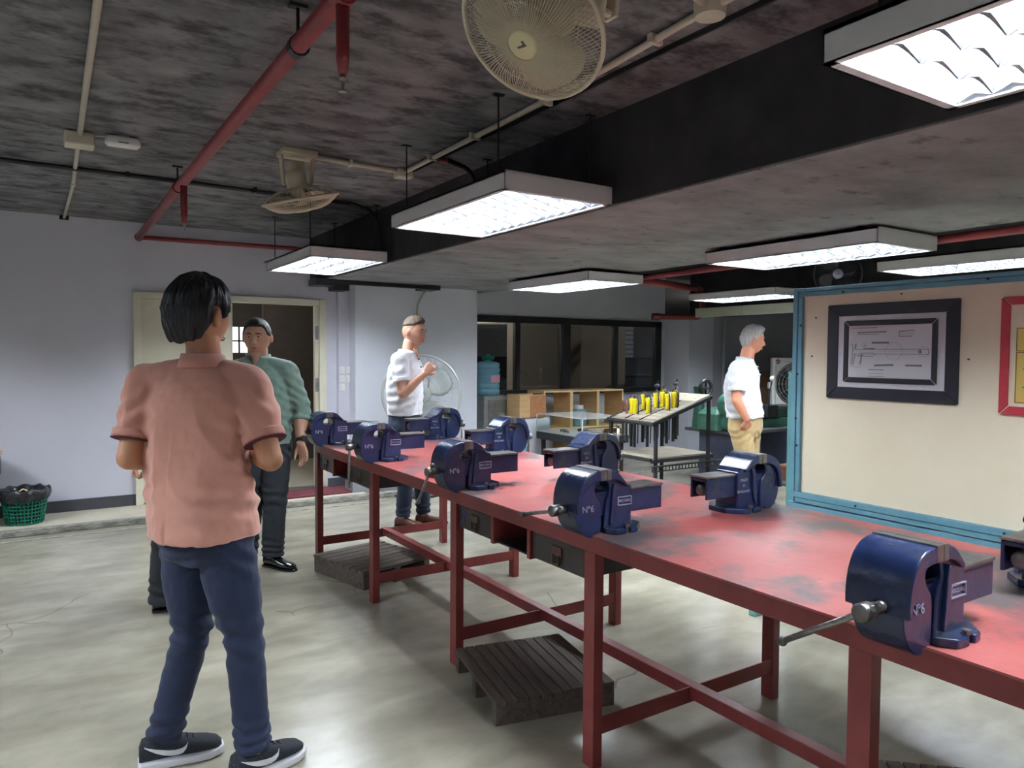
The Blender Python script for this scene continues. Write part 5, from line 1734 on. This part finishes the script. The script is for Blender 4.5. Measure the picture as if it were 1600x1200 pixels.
def shoe(root, name, ankle, fdir, kind, label, mats, O):
    """ankle: point over the heel at floor level; built in the person's frame"""
    f = Vector(fdir).normalized()
    r = rightof(f)
    a = Vector((ankle[0], ankle[1], ankle[2])) - O
    up_ = Vector((0, 0, 1))
    sole_h = .030 if kind == 'sneaker' else .016
    ln = [(-.085, .024, .050), (-.075, .033, .075), (-.03, .036, .090), (.02, .036, .092), (.06, .040, .068), (.11, .046, .052), (.155, .045, .042), (.190, .034, .032), (.205, .016, .020)]
    if kind != 'sneaker':
        ln = [(-.075, .024, .050), (-.066, .031, .068), (-.03, .034, .080), (.02, .034, .080), (.06, .038, .060), (.11, .044, .047), (.16, .043, .040), (.200, .032, .032), (.220, .012, .018)]
    ln = [(y * .92, w * .96, h) for (y, w, h) in ln]
    up_mb = MB().loft([(a + f * y + up_ * (sole_h + h / 2 - .002), r, up_, w, h / 2, 2.6) for (y, w, h) in ln], 24)
    s = put(name, None_mesh(up_mb, True), mats[0], root)
    if label:
        s['label'] = label
    sm = MB().loft([(a + f * (y * 1.04) + up_ * (sole_h / 2 + (.004 if (kind == 'sneaker' and y > .17) else 0)), r, up_, w + .005, sole_h / 2 + (.004 if kind == 'sneaker' and y < 0 else 0), 5) for (y, w, h) in ln], 24)
    so = put('sole', None_mesh(sm, False), mats[1], s)
    if kind == 'sneaker':
        # the white curved mark on each side: a fat start near the toe side, sweeping up to the heel
        for sd in (1, -1):
            k_ = MB()
            lower = [(0, .92), (.12, .70), (.27, .44), (.42, .22), (.56, .07), (.68, .0), (.79, .02), (.88, .14), (.95, .38), (1.0, .74)]
            upper = [(0, .94), (.12, .82), (.27, .68), (.42, .56), (.56, .46), (.68, .41), (.79, .41), (.88, .47), (.95, .58), (1.0, .75)]
            vs_, n_ = [], len(lower)
            for (u, v_) in upper + lower:
                y, z = -.062 + .138 * u, .012 + .052 * v_
                wd = np.interp(y, [q[0] for q in ln], [q[1] for q in ln])
                hh = np.interp(y, [q[0] for q in ln], [q[2] for q in ln])
                z = min(z, hh - .008)
                zz = (z - hh / 2) / (hh / 2)
                wx = wd * max(0.05, 1 - abs(zz) ** 2.6) ** (1 / 2.6)
                for e in (-.001, .0045):
                    vs_.append(a + f * y + up_ * (sole_h + z - .002) + r * sd * (wx + e))
            fs = []
            for i in range(n_ - 1):
                t0, t1, b0, b1 = i * 2, (i + 1) * 2, (n_ + i) * 2, (n_ + i + 1) * 2
                fs += [(t0 + 1, t1 + 1, b1 + 1, b0 + 1), (t0, b0, b1, t1), (t0, t1, t1 + 1, t0 + 1), (b0, b0 + 1, b1 + 1, b1)]
            k_.add(vs_, fs)
            put('side_mark', None_mesh(k_, False), mats[1], s)
        lc = MB()
        for i in range(5):
            y = .015 + .020 * i
            hh = np.interp(y, [q[0] for q in ln], [q[2] for q in ln])
            p = a + f * y + up_ * (sole_h + hh - .001)
            lc.tube([p - r * .017 - up_ * .003, p + up_ * .003, p + r * .017 - up_ * .003], .0028, 6)
        put('lace', None_mesh(lc, True), mats[0], s)
        hl = MB().box(a - f * .0735 + up_ * .070, (.026, .008, .018), Matrix((r, f, up_)).transposed())
        put('heel_tab', None_mesh(hl, False), mats[1], s)
    return s


def None_mesh(mb, smooth):
    return mb.mesh('m', smooth)


def build_person(cfg):
    W = cfg
    O = Vector(W['root'])
    root = thing('person', W['label'], 'person', O, 0)
    L = lambda p: Vector(p) - O
    up_ = Vector((0, 0, 1))
    fc, fp = azv(W['chest_az']), azv(W['pelvis_az'])
    rc, rp = rightof(fc), rightof(fp)
    chest, pelvis, neck, head = L(W['chest']), L(W['pelvis']), L(W['neck']), L(W['head'])
    sh = {'r': L(W['rsh']), 'l': L(W['lsh'])}
    el = {'r': L(W['rel']), 'l': L(W['lel'])}
    wr = {'r': L(W['rwr']), 'l': L(W['lwr'])}
    hip = {s: pelvis + rp * (.088 if s == 'r' else -.088) * W.get('hipw', 1) - up_ * .05 for s in 'rl'}
    kn = {'r': L(W['rkn']), 'l': L(W['lkn'])}
    an = {'r': L(W['ran']), 'l': L(W['lan'])}
    g = W.get('girth', 1.0)
    fh = Vector(W['head_dir']).normalized()
    hr = fh.cross(up_).normalized()
    hu = hr.cross(fh).normalized()
    HM = Matrix((hr, fh, hu)).transposed().to_4x4()
    HM.translation = head
    HM = HM @ Matrix.Scale(W.get('head_s', 1.0), 4)
    # ---- the body: one skin
    b = head_mb(W.get('jaw', 1), W.get('full', 1), W.get('nose', 1)).xf(HM)
    hs = W.get('head_s', 1.0)
    for s in (-1, 1):
        c = HM @ V(s * .081 * W.get('full', 1), -.006, -.004)
        Rm = Matrix((hr, fh, hu)).transposed() @ Matrix.Rotation(s * 0.35, 3, 'Z') @ Matrix.Rotation(-.15, 3, 'X')
        b.ell(c, (.010, .020 * hs, .033 * hs), Rm, 14, 10)
    nb = neck - up_ * .045
    b.tube([nb - up_ * .03, nb, sub(neck, head, .45), HM @ V(0, -.018, -.05)], [.062 * g, .060 * g, .056 * g, .052 * g], 20)
    b.loft([(pelvis - up_ * .08, rp, fp, .12, .085), (pelvis, rp, fp, .14, .095), (sub(pelvis, chest, .5), rc, fc, .12, .085), (chest, rc, fc, .14, .09), (sub(chest, neck, .7), rc, fc, .12, .07), (neck - up_ * .02, rc, fc, .055, .055)], 20)
    for s in 'rl':
        b.tube([neck - up_ * .06, sh[s] - up_ * .01], [.052 * g, .040 * g], 14)
        limb(b, [sh[s], sub(sh[s], el[s], .5), el[s]], [.046 * g, .047 * g, .039 * g])
        limb(b, [el[s], sub(el[s], wr[s], .35), wr[s]], [.041 * g, .041 * g, .0255 * g])
        limb(b, [hip[s], kn[s], an[s]], [.065, .045, .035])
        hd = W['hands'][s]
        if hd:
            hand_into(b, wr[s], hd['d'], hd['pn'], hd['side'], hd.get('curl', .5), hd.get('s', 1), hd.get('spread', .05), hd.get('thumb', .7), hd.get('fc'))
        else:
            b.ell(wr[s] + (wr[s] - el[s]).normalized() * .06, (.04, .03, .06))
    body = put('body', fused(b, .0042, 2, None, 'body'), M[W['skin']], root)
    # ---- face details
    for s in (-1, 1):
        e = MB().ell(HM @ V(s * .031, .0765, .0085), (.0115 * hs, .0085 * hs, .0060 * hs), Matrix((hr, fh, hu)).transposed(), 14, 10)
        eo = put('eye', None_mesh(e, True), M['eye_white'], root)
        e = MB().ell(HM @ V(s * .031, .0822, .0080), (.0055 * hs, .0040 * hs, .0052 * hs), Matrix((hr, fh, hu)).transposed(), 12, 8)
        put('iris', None_mesh(e, True), M['eye_dark'], eo)
        lid = MB().tube([HM @ V(s * .018, .0815, .0115), HM @ V(s * .031, .0850, .0155), HM @ V(s * .044, .0765, .0115)], .0026 * hs, 6)
        put('eyelid', None_mesh(lid, True), M[W['skin']], eo)
        bw = MB().tube([HM @ V(s * .013, .0930, .0255), HM @ V(s * .030, .0925, .0310), HM @ V(s * .050, .0800, .0265)], [.0034 * hs, .0040 * hs, .0022 * hs], 6)
        put('eyebrow', None_mesh(bw, True), M[W.get('brow', 'brow')], root)
    for z, q in ((-.0622, .0024), (-.0728, .0032)):
        lp = MB().tube([HM @ V(-.022, .0855, -.0675), HM @ V(-.009, .0895, z), HM @ V(.009, .0895, z), HM @ V(.022, .0855, -.0675)], [.001, q, q, .001], 8)
        put('lip', None_mesh(lp, True), M['lip'], root)
    for st, mname, lab in W['hair']:
        ho = put('hair', hair_mb(st, W.get('full', 1), W.get('jaw', 1)).xf(HM).mesh('hair', True), M[mname], root)
        if lab:
            ho['label'] = lab
    # ---- trousers
    tr = MB()
    wz = pelvis + up_ * .07
    hw, hd_ = W.get('hipr', .165), W.get('hipd', .122)
    tr.loft([(wz, rp, fp, hw * .93, hd_ * .95, 2.3), (pelvis, rp, fp, hw, hd_, 2.3), (pelvis - up_ * .08, rp, fp, hw * 1.02, hd_ * 1.02, 2.4), (pelvis - up_ * .14, rp, fp, hw * .85, hd_ * .85, 2.2)], 28)
    lt = W.get('leg_r', (.090, .084, .064, .060, .056))
    for s in 'rl':
        h0 = hip[s] - up_ * .02
        bot = an[s] + up_ * W.get('hem', -.015)
        q = [h0, sub(h0, kn[s], .5), kn[s], sub(kn[s], an[s], .45), bot]
        tr.tube(q, list(lt), 22)
        tr.ell(h0, (lt[0] * 1.02, lt[0] * 1.0, .10), None, 18, 12)
    ks = [kn['r'], kn['l']]
    ans = [an['r'], an['l']]

    def tdisp(P, N):
        d = .0035 * vnoise(P * np.array([14, 14, 9]), 3) + .0015 * vnoise(P * 45, 9)
        for kx in ks:
            w = np.exp(-((P[:, 2] - kx.z + .0) / .10) ** 2)
            ph = vnoise(P * np.array([9, 9, 5]), 5)
            d = d + w * .0045 * np.sin(P[:, 2] * 95 + ph * 3.5 + P[:, 0] * 14) * (np.linalg.norm(P[:, :2] - np.array([kx.x, kx.y]), axis=1) < .16)
        for ax in ans:
            w = np.exp(-((P[:, 2] - ax.z - .05) / .07) ** 2)
            d = d + w * .0050 * np.sin(P[:, 2] * 120 + vnoise(P * 11, 7) * 4) * (np.linalg.norm(P[:, :2] - np.array([ax.x, ax.y]), axis=1) < .13)
        w = np.exp(-((P[:, 2] - (pelvis.z - .12)) / .06) ** 2)
        d = d + w * .004 * np.sin((P[:, 2] + np.abs(P[:, 0] - pelvis.x) * .8) * 90 + vnoise(P * 8, 11) * 3)
        return d
    to = put('trousers', fused(tr, .0068, 4, tdisp, 'trousers'), M[W['trouser']], root)
    if W.get('belt'):
        bl = MB().loft([(wz - up_ * .010, rp, fp, hw * .95, hd_ * .97, 2.3), (wz + up_ * .026, rp, fp, hw * .94, hd_ * .96, 2.3)], 32)
        bo = put('belt', None_mesh(bl, True), M['belt'], root)
    # ---- shirt
    S = W['shirt']
    sm = MB()
    hem = pelvis + up_ * S['hem_z']
    cw_, cd = S['chest_r'], S['chest_d']
    ww, wd = S['waist_r'], S['waist_d']
    hm, hmd = S['hem_r'], S['hem_d']
    mid = sub(hem, chest, .5)
    top = sub(chest, neck, .62)
    rr = lambda t: (rp * (1 - t) + rc * t).normalized()
    ff = lambda t: (fp * (1 - t) + fc * t).normalized()
    sm.loft([(hem, rr(.0), ff(.0), hm, hmd, 2.3), (hem + up_ * .03, rr(.1), ff(.1), hm, hmd, 2.3), (mid, rr(.5), ff(.5), ww, wd, 2.3), (chest - up_ * .03, rc, fc, cw_, cd, 2.4), (sub(chest, neck, .30), rc, fc, cw_ * .98, cd * .96, 2.5),
             (top, rc, fc, cw_ * .80, cd * .78, 2.4), (neck - up_ * .035, rc, fc, .085 * g, .078 * g, 2), (neck - up_ * .005, rc, fc, .064 * g, .064 * g, 2)], 36)
    sr = S.get('sleeve_r', (.072, .070, .066))
    for s in 'rl':
        tp = neck - up_ * .055
        sm.tube([tp, sub(tp, sh[s], .55) + up_ * .012, sh[s] + up_ * .004], [.058, .064, sr[0] * .90], 20)
        sm.ell(sh[s], (sr[0] * .97,) * 3, None, 20, 12)
        if S['long']:
            e_ = sub(el[s], wr[s], S.get('cuff', .42))
            sm.tube([sh[s], sub(sh[s], el[s], .5), el[s], e_], [sr[0], sr[1], sr[2], sr[2] * .86], 20)
            sm.ell(el[s], (sr[2] * 1.02,) * 3, None, 18, 12)
        else:
            sm.tube([sh[s], sub(sh[s], el[s], S.get('slen', .62) * .5), sub(sh[s], el[s], S.get('slen', .62))], [sr[0], sr[1], sr[2]], 22)
    pa = S.get('fold', .004)

    def sdisp(P, N):
        rel = P - np.array(chest)
        lat = rel @ np.array(rc)
        dep = rel @ np.array(fc)
        zz = rel[:, 2]
        ph = vnoise(P * np.array([5, 5, 4]), 21)
        d = pa * .9 * vnoise(P * np.array([11, 11, 5]), 13) + pa * .35 * vnoise(P * 38, 17)
        # long soft drapes down from the shoulder blades
        w = np.clip((.14 - zz) / .25, 0, 1) * np.clip((zz + .52) / .3, 0, 1)
        d = d + w * pa * .95 * (1 - 1.9 * np.abs(np.sin(lat * 22 + ph * 2.2 + zz * 3 + np.sign(lat) * zz * 3)) ** .8)
        # compression folds round the waist
        w = np.exp(-((zz + .24) / .09) ** 2) * np.clip(np.abs(lat) / .12, 0, 1)
        d = d + w * pa * .7 * np.sin(zz * 85 + np.abs(lat) * 30 + ph * 4)
        # creases at armpits and sleeves
        for s_ in 'rl':
            q = np.linalg.norm(P - np.array(sub(sh[s_], el[s_], .35) - up_ * .02), axis=1)
            d = d + np.exp(-(q / .11) ** 2) * pa * .8 * np.sin((zz * 1.0 + np.abs(lat) * .8) * 90 + ph * 4)
        return d
    so = put('shirt', fused(sm, .0072, 3, sdisp, 'shirt'), M[S['mat']], root)
    if S.get('label'):
        so['label'] = S['label']
    # hem band
    for s in 'rl':
        if not S['long']:
            t1 = S.get('slen', .62)
            c0, c1 = sub(sh[s], el[s], t1 - .10), sub(sh[s], el[s], t1 + .02)
            cuff = MB().tube([c0, c1], [sr[2] - .0002, sr[2] - .0012], 24)
            put('sleeve_hem', fused(cuff, .006, 2, None, 'sleeve_hem'), M[S.get('trim', S['mat'])], so)
            if S.get('stripe'):
                cuff = MB().tube([sub(sh[s], el[s], t1 + .026), sub(sh[s], el[s], t1 + .034)], [sr[2] + .001, sr[2] - .001], 24)
                put('cuff_stripe', None_mesh(cuff, True), M[S['stripe']], so)
        else:
            e0, e1 = sub(el[s], wr[s], S.get('cuff', .42) - .12), sub(el[s], wr[s], S.get('cuff', .42) + .03)
            cuff = MB().tube([e0, sub(e0, e1, .5), e1], [sr[2] * .95, sr[2] * .97, sr[2] * .93], 24)
            put('rolled_cuff', fused(cuff, .006, 1, lambda P, N: .003 * vnoise(P * 40, 3), 'cuff'), M[S['mat']], so)
    # collar: a folded ring, open in front
    co = MB()
    NA = 40
    nf = (neck - head)
    cc = neck - up_ * .020
    vs_, fs = [], []
    for i in range(NA + 1):
        a = -PI / 2 + .30 + (2 * PI - .60) * i / NA          # opening towards the front (+fc)
        ca, sa = math.cos(a), math.sin(a)
        # a measured so that the gap sits in front
        dv = rc * (-sa * 0 + math.cos(a + PI)) + fc * (math.sin(a + PI))
        front = max(0.0, dv.dot(fc))
        for (rad, z) in ((.061, .030), (.069, .034), (.082 + .010 * front, -.012 - .030 * front), (.078 + .008 * front, -.014 - .030 * front), (.063, .0)):
            vs_.append(cc + dv * rad * g + up_ * (z - .016 * front) - fc * .004)
    for i in range(NA):
        for k in range(5):
            a, b_ = i * 5 + k, i * 5 + (k + 1) % 5
            fs.append((a, b_, b_ + 5, a + 5))
    fs += [(0, 1, 2, 3, 4), tuple(NA * 5 + k for k in (4, 3, 2, 1, 0))]
    co.add(vs_, fs)
    put('collar', None_mesh(co, True), M[S.get('trim', S['mat'])], so)
    if S.get('throat'):
        th_ = MB()
        tri = [neck + up_ * .022 + fc * .058 * g - rc * .034, neck + up_ * .022 + fc * .058 * g + rc * .034, neck - up_ * .075 + fc * (.094 * g)]
        tri += [p_ + fc * .010 for p_ in tri]
        th_.add(tri, [(0, 2, 1), (3, 4, 5), (0, 1, 4, 3), (1, 2, 5, 4), (2, 0, 3, 5)])
        put('throat', None_mesh(th_, True), M[W['skin']], root)
    if S.get('placket'):
        cdp = cd
        for k in range(S['placket']):
            p0 = neck - up_ * (.07 + .065 * k) + fc * (.072 + (cdp - .072) * min(1, .45 + .35 * k))
            btn = MB().cyl(p0, p0 + fc * .014, .0055, 10)
            put('button', None_mesh(btn, False), M[S.get('button', 'white')], so)
    # ---- shoes
    for s in 'rl':
        fd = azv(W['foot_az'][s])
        shoe(root, 'shoe', Vector((W[s + 'an'][0], W[s + 'an'][1], O.z)) , fd, W['shoe_kind'], None, W['shoe_mats'], O)
    for w in W.get('watch', ()):
        s = w
        d = (wr[s] - el[s]).normalized()
        c0 = wr[s] - d * .016
        wb = MB().tube([c0 - d * .011, c0 + d * .011], [.0335 * g, .0315 * g], 20)
        wo = put('watch', None_mesh(wb, True), M['watch'], root)
        nn = W.get('watch_n', Vector((0, 0, 1)))
        nn = (Vector(nn) - d * Vector(nn).dot(d)).normalized()
        wf = MB().box(c0 + nn * .0335 * g, (.036, .036, .010), Matrix((d, d.cross(nn), nn)).transposed())
        put('watch_face', None_mesh(wf, False), M['watch'], wo)
    if W.get('glasses'):
        gl = MB()
        for s in (-1, 1):
            gl.tube([HM @ V(s * (.033 + .022 * math.cos(a)), .096 - .012 * abs(math.cos(a)) * (1 if math.cos(a) > 0 else .2), .004 + .016 * math.sin(a)) for a in [2 * PI * k / 20 for k in range(21)]], .0009, 5, caps=False)
            gl.tube([HM @ V(s * .056, .085, .008), HM @ V(s * .078, .02, .010), HM @ V(s * .080, -.012, .006)], .0011, 5)
        gl.tube([HM @ V(-.011, .096, .008), HM @ V(.011, .096, .008)], .001, 5)
        put('spectacles', None_mesh(gl, True), M['steel'], root)
    return root


SK = ('knit_black', 'sole_white')
sk_m = (M['knit_black'], M['sole_white'])
bl_m = (M['shoe_black'], M['shoe_black'])
br_m = (M['shoe_brown'], M['shoe_black'])

# man in the salmon shirt, nearest, seen from behind
VIEW = 32.9
build_person(dict(
    root=(.475, 2.68, 0), label='man seen from behind in salmon polo shirt, navy trousers and black white-soled sneakers',
    chest_az=VIEW + 14, pelvis_az=VIEW + 28, head_dir=tuple(azv(VIEW + 25) + Vector((0, 0, -.02))),
    chest=(.452, 2.72, 1.215), pelvis=(.475, 2.68, .875), neck=(.478, 2.70, 1.432), head=(.472, 2.715, 1.570),
    lsh=(.317, 2.838, 1.335), lel=(.252, 2.79, 1.090), lwr=(.385, 3.00, 1.050),
    rsh=(.605, 2.62, 1.338), rel=(.652, 2.51, 1.090), rwr=(.655, 2.76, 1.085),
    lkn=(.435, 2.735, .475), lan=(.345, 2.775, .095), rkn=(.575, 2.575, .480), ran=(.592, 2.530, .095),
    girth=1.02, head_s=1.02, full=1.03, hipr=.170, hipd=.128, leg_r=(.098, .090, .066, .060, .058),
    hands=dict(l=dict(d=(.35, .3, .12), pn=(0.2, -.3, .8), side=-1, curl=.75), r=dict(d=(-.35, .35, .12), pn=(-.2, -.3, .8), side=1, curl=.75)),
    skin='skin_tan', hair=[('full', 'hair_black', 'thick black hair')], trouser='denim_navy',
    shirt=dict(mat='salmon', trim='salmon_trim', stripe='salmon_dark', long=False, hem_z=-.055, hem_r=.192, hem_d=.164, waist_r=.188, waist_d=.140, chest_r=.192, chest_d=.125,
               slen=.74, sleeve_r=(.078, .078, .073), fold=.0085),
    foot_az=dict(l=VIEW + 62, r=VIEW + 40), shoe_kind='sneaker', shoe_mats=sk_m, hem=.0))

# man in the green shirt, facing the viewer
build_person(dict(
    root=(1.27, 5.06, 0), label='man in sage green shirt and charcoal slacks facing the viewer, black watch on his wrist',
    chest_az=VIEW + 180 - 8, pelvis_az=VIEW + 180 - 10, head_dir=tuple(azv(VIEW + 180 - 4) + Vector((0, 0, -.05))),
    chest=(1.268, 5.075, 1.205), pelvis=(1.27, 5.06, .885), neck=(1.245, 5.095, 1.428), head=(1.238, 5.085, 1.552),
    lsh=(1.412, 4.985, 1.330), lel=(1.500, 4.975, 1.050), lwr=(1.462, 4.86, .850),
    rsh=(1.115, 5.185, 1.330), rel=(1.04, 5.24, 1.06), rwr=(1.03, 5.15, .84),
    lkn=(1.325, 4.99, .47), lan=(1.305, 4.99, .08), rkn=(1.20, 5.10, .47), ran=(1.17, 5.14, .08),
    girth=1.16, full=1.12, jaw=.62, head_s=1.0, hipr=.168, hipd=.125, leg_r=(.098, .092, .080, .074, .072), hem=.0,
    hands=dict(l=dict(d=(.10, -.22, -.72), pn=(-.75, -.45, -.1), side=1, curl=.32), r=dict(d=(0, -.2, -.8), pn=(.6, -.3, 0), side=-1, curl=.4)),
    skin='skin_brown', hair=[('crop', 'hair_dark', 'short cropped dark hair')], trouser='slacks', belt=False,
    shirt=dict(mat='green_shirt', long=True, cuff=.30, hem_z=-.05, hem_r=.184, hem_d=.155, waist_r=.186, waist_d=.145, chest_r=.192, chest_d=.128,
               sleeve_r=(.073, .072, .067), fold=.007, placket=5, throat=True),
    foot_az=dict(l=VIEW + 180 - 62, r=VIEW + 180 + 20), shoe_kind='leather', shoe_mats=bl_m, watch='l', watch_n=(.2, -.9, .1)))

# man in white polo, hand raised before his face
build_person(dict(
    root=(2.62, 5.62, 0), label='young man in white polo shirt and dark blue jeans raising one hand before his chest',
    chest_az=VIEW + 90 + 18, pelvis_az=VIEW + 90 + 22, head_dir=tuple(azv(VIEW + 90 + 22) + Vector((0, 0, -.06))),
    chest=(2.585, 5.66, 1.275), pelvis=(2.59, 5.66, .905), neck=(2.605, 5.65, 1.475), head=(2.652, 5.625, 1.628),
    rsh=(2.475, 5.525, 1.395), rel=(2.468, 5.44, 1.130), rwr=(2.630, 5.385, 1.285),
    lsh=(2.70, 5.77, 1.395), lel=(2.66, 5.86, 1.13), lwr=(2.68, 5.80, .90),
    rkn=(2.56, 5.58, .48), ran=(2.53, 5.58, .09), lkn=(2.72, 5.64, .48), lan=(2.73, 5.60, .09),
    girth=1.05, full=1.0, head_s=1.05, hipr=.165, hipd=.125, leg_r=(.096, .088, .070, .064, .062), hem=.0,
    hands=dict(r=dict(d=(.50, -.02, .55), pn=(.35, .6, -.1), side=-1, curl=.85, thumb=1.2), l=dict(d=(.05, -.1, -.6), pn=(-.5, -.3, 0), side=1, curl=.6)),
    skin='skin_fair', brow='brow_fair', hair=[('stubble', 'hair_fade', 'closely clipped sides'), ('fade', 'hair_brown', 'brushed brown hair on top')], trouser='denim_dark', belt=True, glasses=True,
    shirt=dict(mat='white_polo', long=False, hem_z=.03, hem_r=.168, hem_d=.132, waist_r=.178, waist_d=.140, chest_r=.190, chest_d=.130,
               slen=.66, sleeve_r=(.074, .074, .072), fold=.007, placket=2, button='belt', throat=True),
    foot_az=dict(r=VIEW + 90 + 20, l=VIEW + 90 - 5), shoe_kind='leather', shoe_mats=br_m))

# grey-haired man, hand in pocket, looking to the right
build_person(dict(
    root=(4.95, 4.07, 0), label='grey-haired man in white polo shirt and khaki trousers, one hand in his pocket, looking right',
    chest_az=VIEW + 128, pelvis_az=VIEW + 132, head_dir=tuple(azv(VIEW + 92) + Vector((0, 0, -.10))),
    chest=(4.93, 4.09, 1.225), pelvis=(4.955, 4.06, .915), neck=(4.955, 4.075, 1.430), head=(5.005, 4.045, 1.580),
    rsh=(4.775, 4.005, 1.345), rel=(4.735, 3.975, 1.09), rwr=(4.80, 3.92, .935),
    lsh=(5.075, 4.155, 1.345), lel=(5.06, 4.26, 1.09), lwr=(5.05, 4.17, .92),
    rkn=(4.93, 4.00, .48), ran=(4.91, 4.03, .09), lkn=(5.03, 4.08, .48), lan=(5.03, 4.12, .09),
    girth=1.0, full=.98, head_s=.98, nose=1.15, hipr=.172, hipd=.122, leg_r=(.092, .086, .070, .066, .064), hem=.0,
    hands=dict(r=dict(d=(.42, .22, -.60), pn=(.2, .6, -.1), side=-1, curl=.15), l=dict(d=(-.1, -.3, -.6), pn=(-.4, -.2, 0), side=1, curl=.3)),
    skin='skin_ruddy', brow='brow_fair', hair=[('grey', 'hair_grey', 'short silver-grey hair swept up at the front')], trouser='khaki', belt=True,
    shirt=dict(mat='white_polo', long=False, hem_z=.02, hem_r=.180, hem_d=.138, waist_r=.186, waist_d=.140, chest_r=.190, chest_d=.130,
               slen=.70, sleeve_r=(.072, .072, .070), fold=.007, placket=2),
    foot_az=dict(r=VIEW + 90, l=VIEW + 120), shoe_kind='leather', shoe_mats=br_m))

# someone almost wholly hidden behind the man in salmon: only a fist and a wide black trouser leg show
build_person(dict(
    root=(.655, 4.42, 0), label='person in black almost hidden behind the man in salmon, one fist and trouser leg showing',
    chest_az=VIEW + 60, pelvis_az=VIEW + 60, head_dir=tuple(azv(VIEW + 15)),
    chest=(.70, 4.41, 1.12), pelvis=(.665, 4.42, .82), neck=(.755, 4.39, 1.30), head=(.775, 4.40, 1.415),
    rsh=(.78, 4.30, 1.22), rel=(.84, 4.30, .98), rwr=(.80, 4.42, .86),
    lsh=(.60, 4.55, 1.22), lel=(.485, 4.60, .99), lwr=(.430, 4.49, .850),
    rkn=(.70, 4.36, .44), ran=(.72, 4.36, .08), lkn=(.60, 4.46, .44), lan=(.575, 4.46, .08),
    girth=.85, full=.95, head_s=.93, hipr=.155, hipd=.115, leg_r=(.095, .095, .092, .092, .092), hem=-.035,
    hands=dict(l=dict(d=(-.02, -.15, -.5), pn=(.6, -.2, .0), side=1, curl=1.15, s=.9), r=dict(d=(0, .2, -.5), pn=(-.4, .2, 0), side=-1, curl=.6, s=.9)),
    skin='skin_fair', hair=[('crop', 'hair_black', None)], trouser='black_cloth',
    shirt=dict(mat='black_cloth', long=False, hem_z=.0, hem_r=.155, hem_d=.12, waist_r=.145, waist_d=.11, chest_r=.155, chest_d=.11, slen=.6, sleeve_r=(.06, .058, .056), fold=.003),
    foot_az=dict(r=VIEW + 40, l=VIEW + 60), shoe_kind='leather', shoe_mats=bl_m, watch='l', watch_n=(-.3, -.8, 0)))
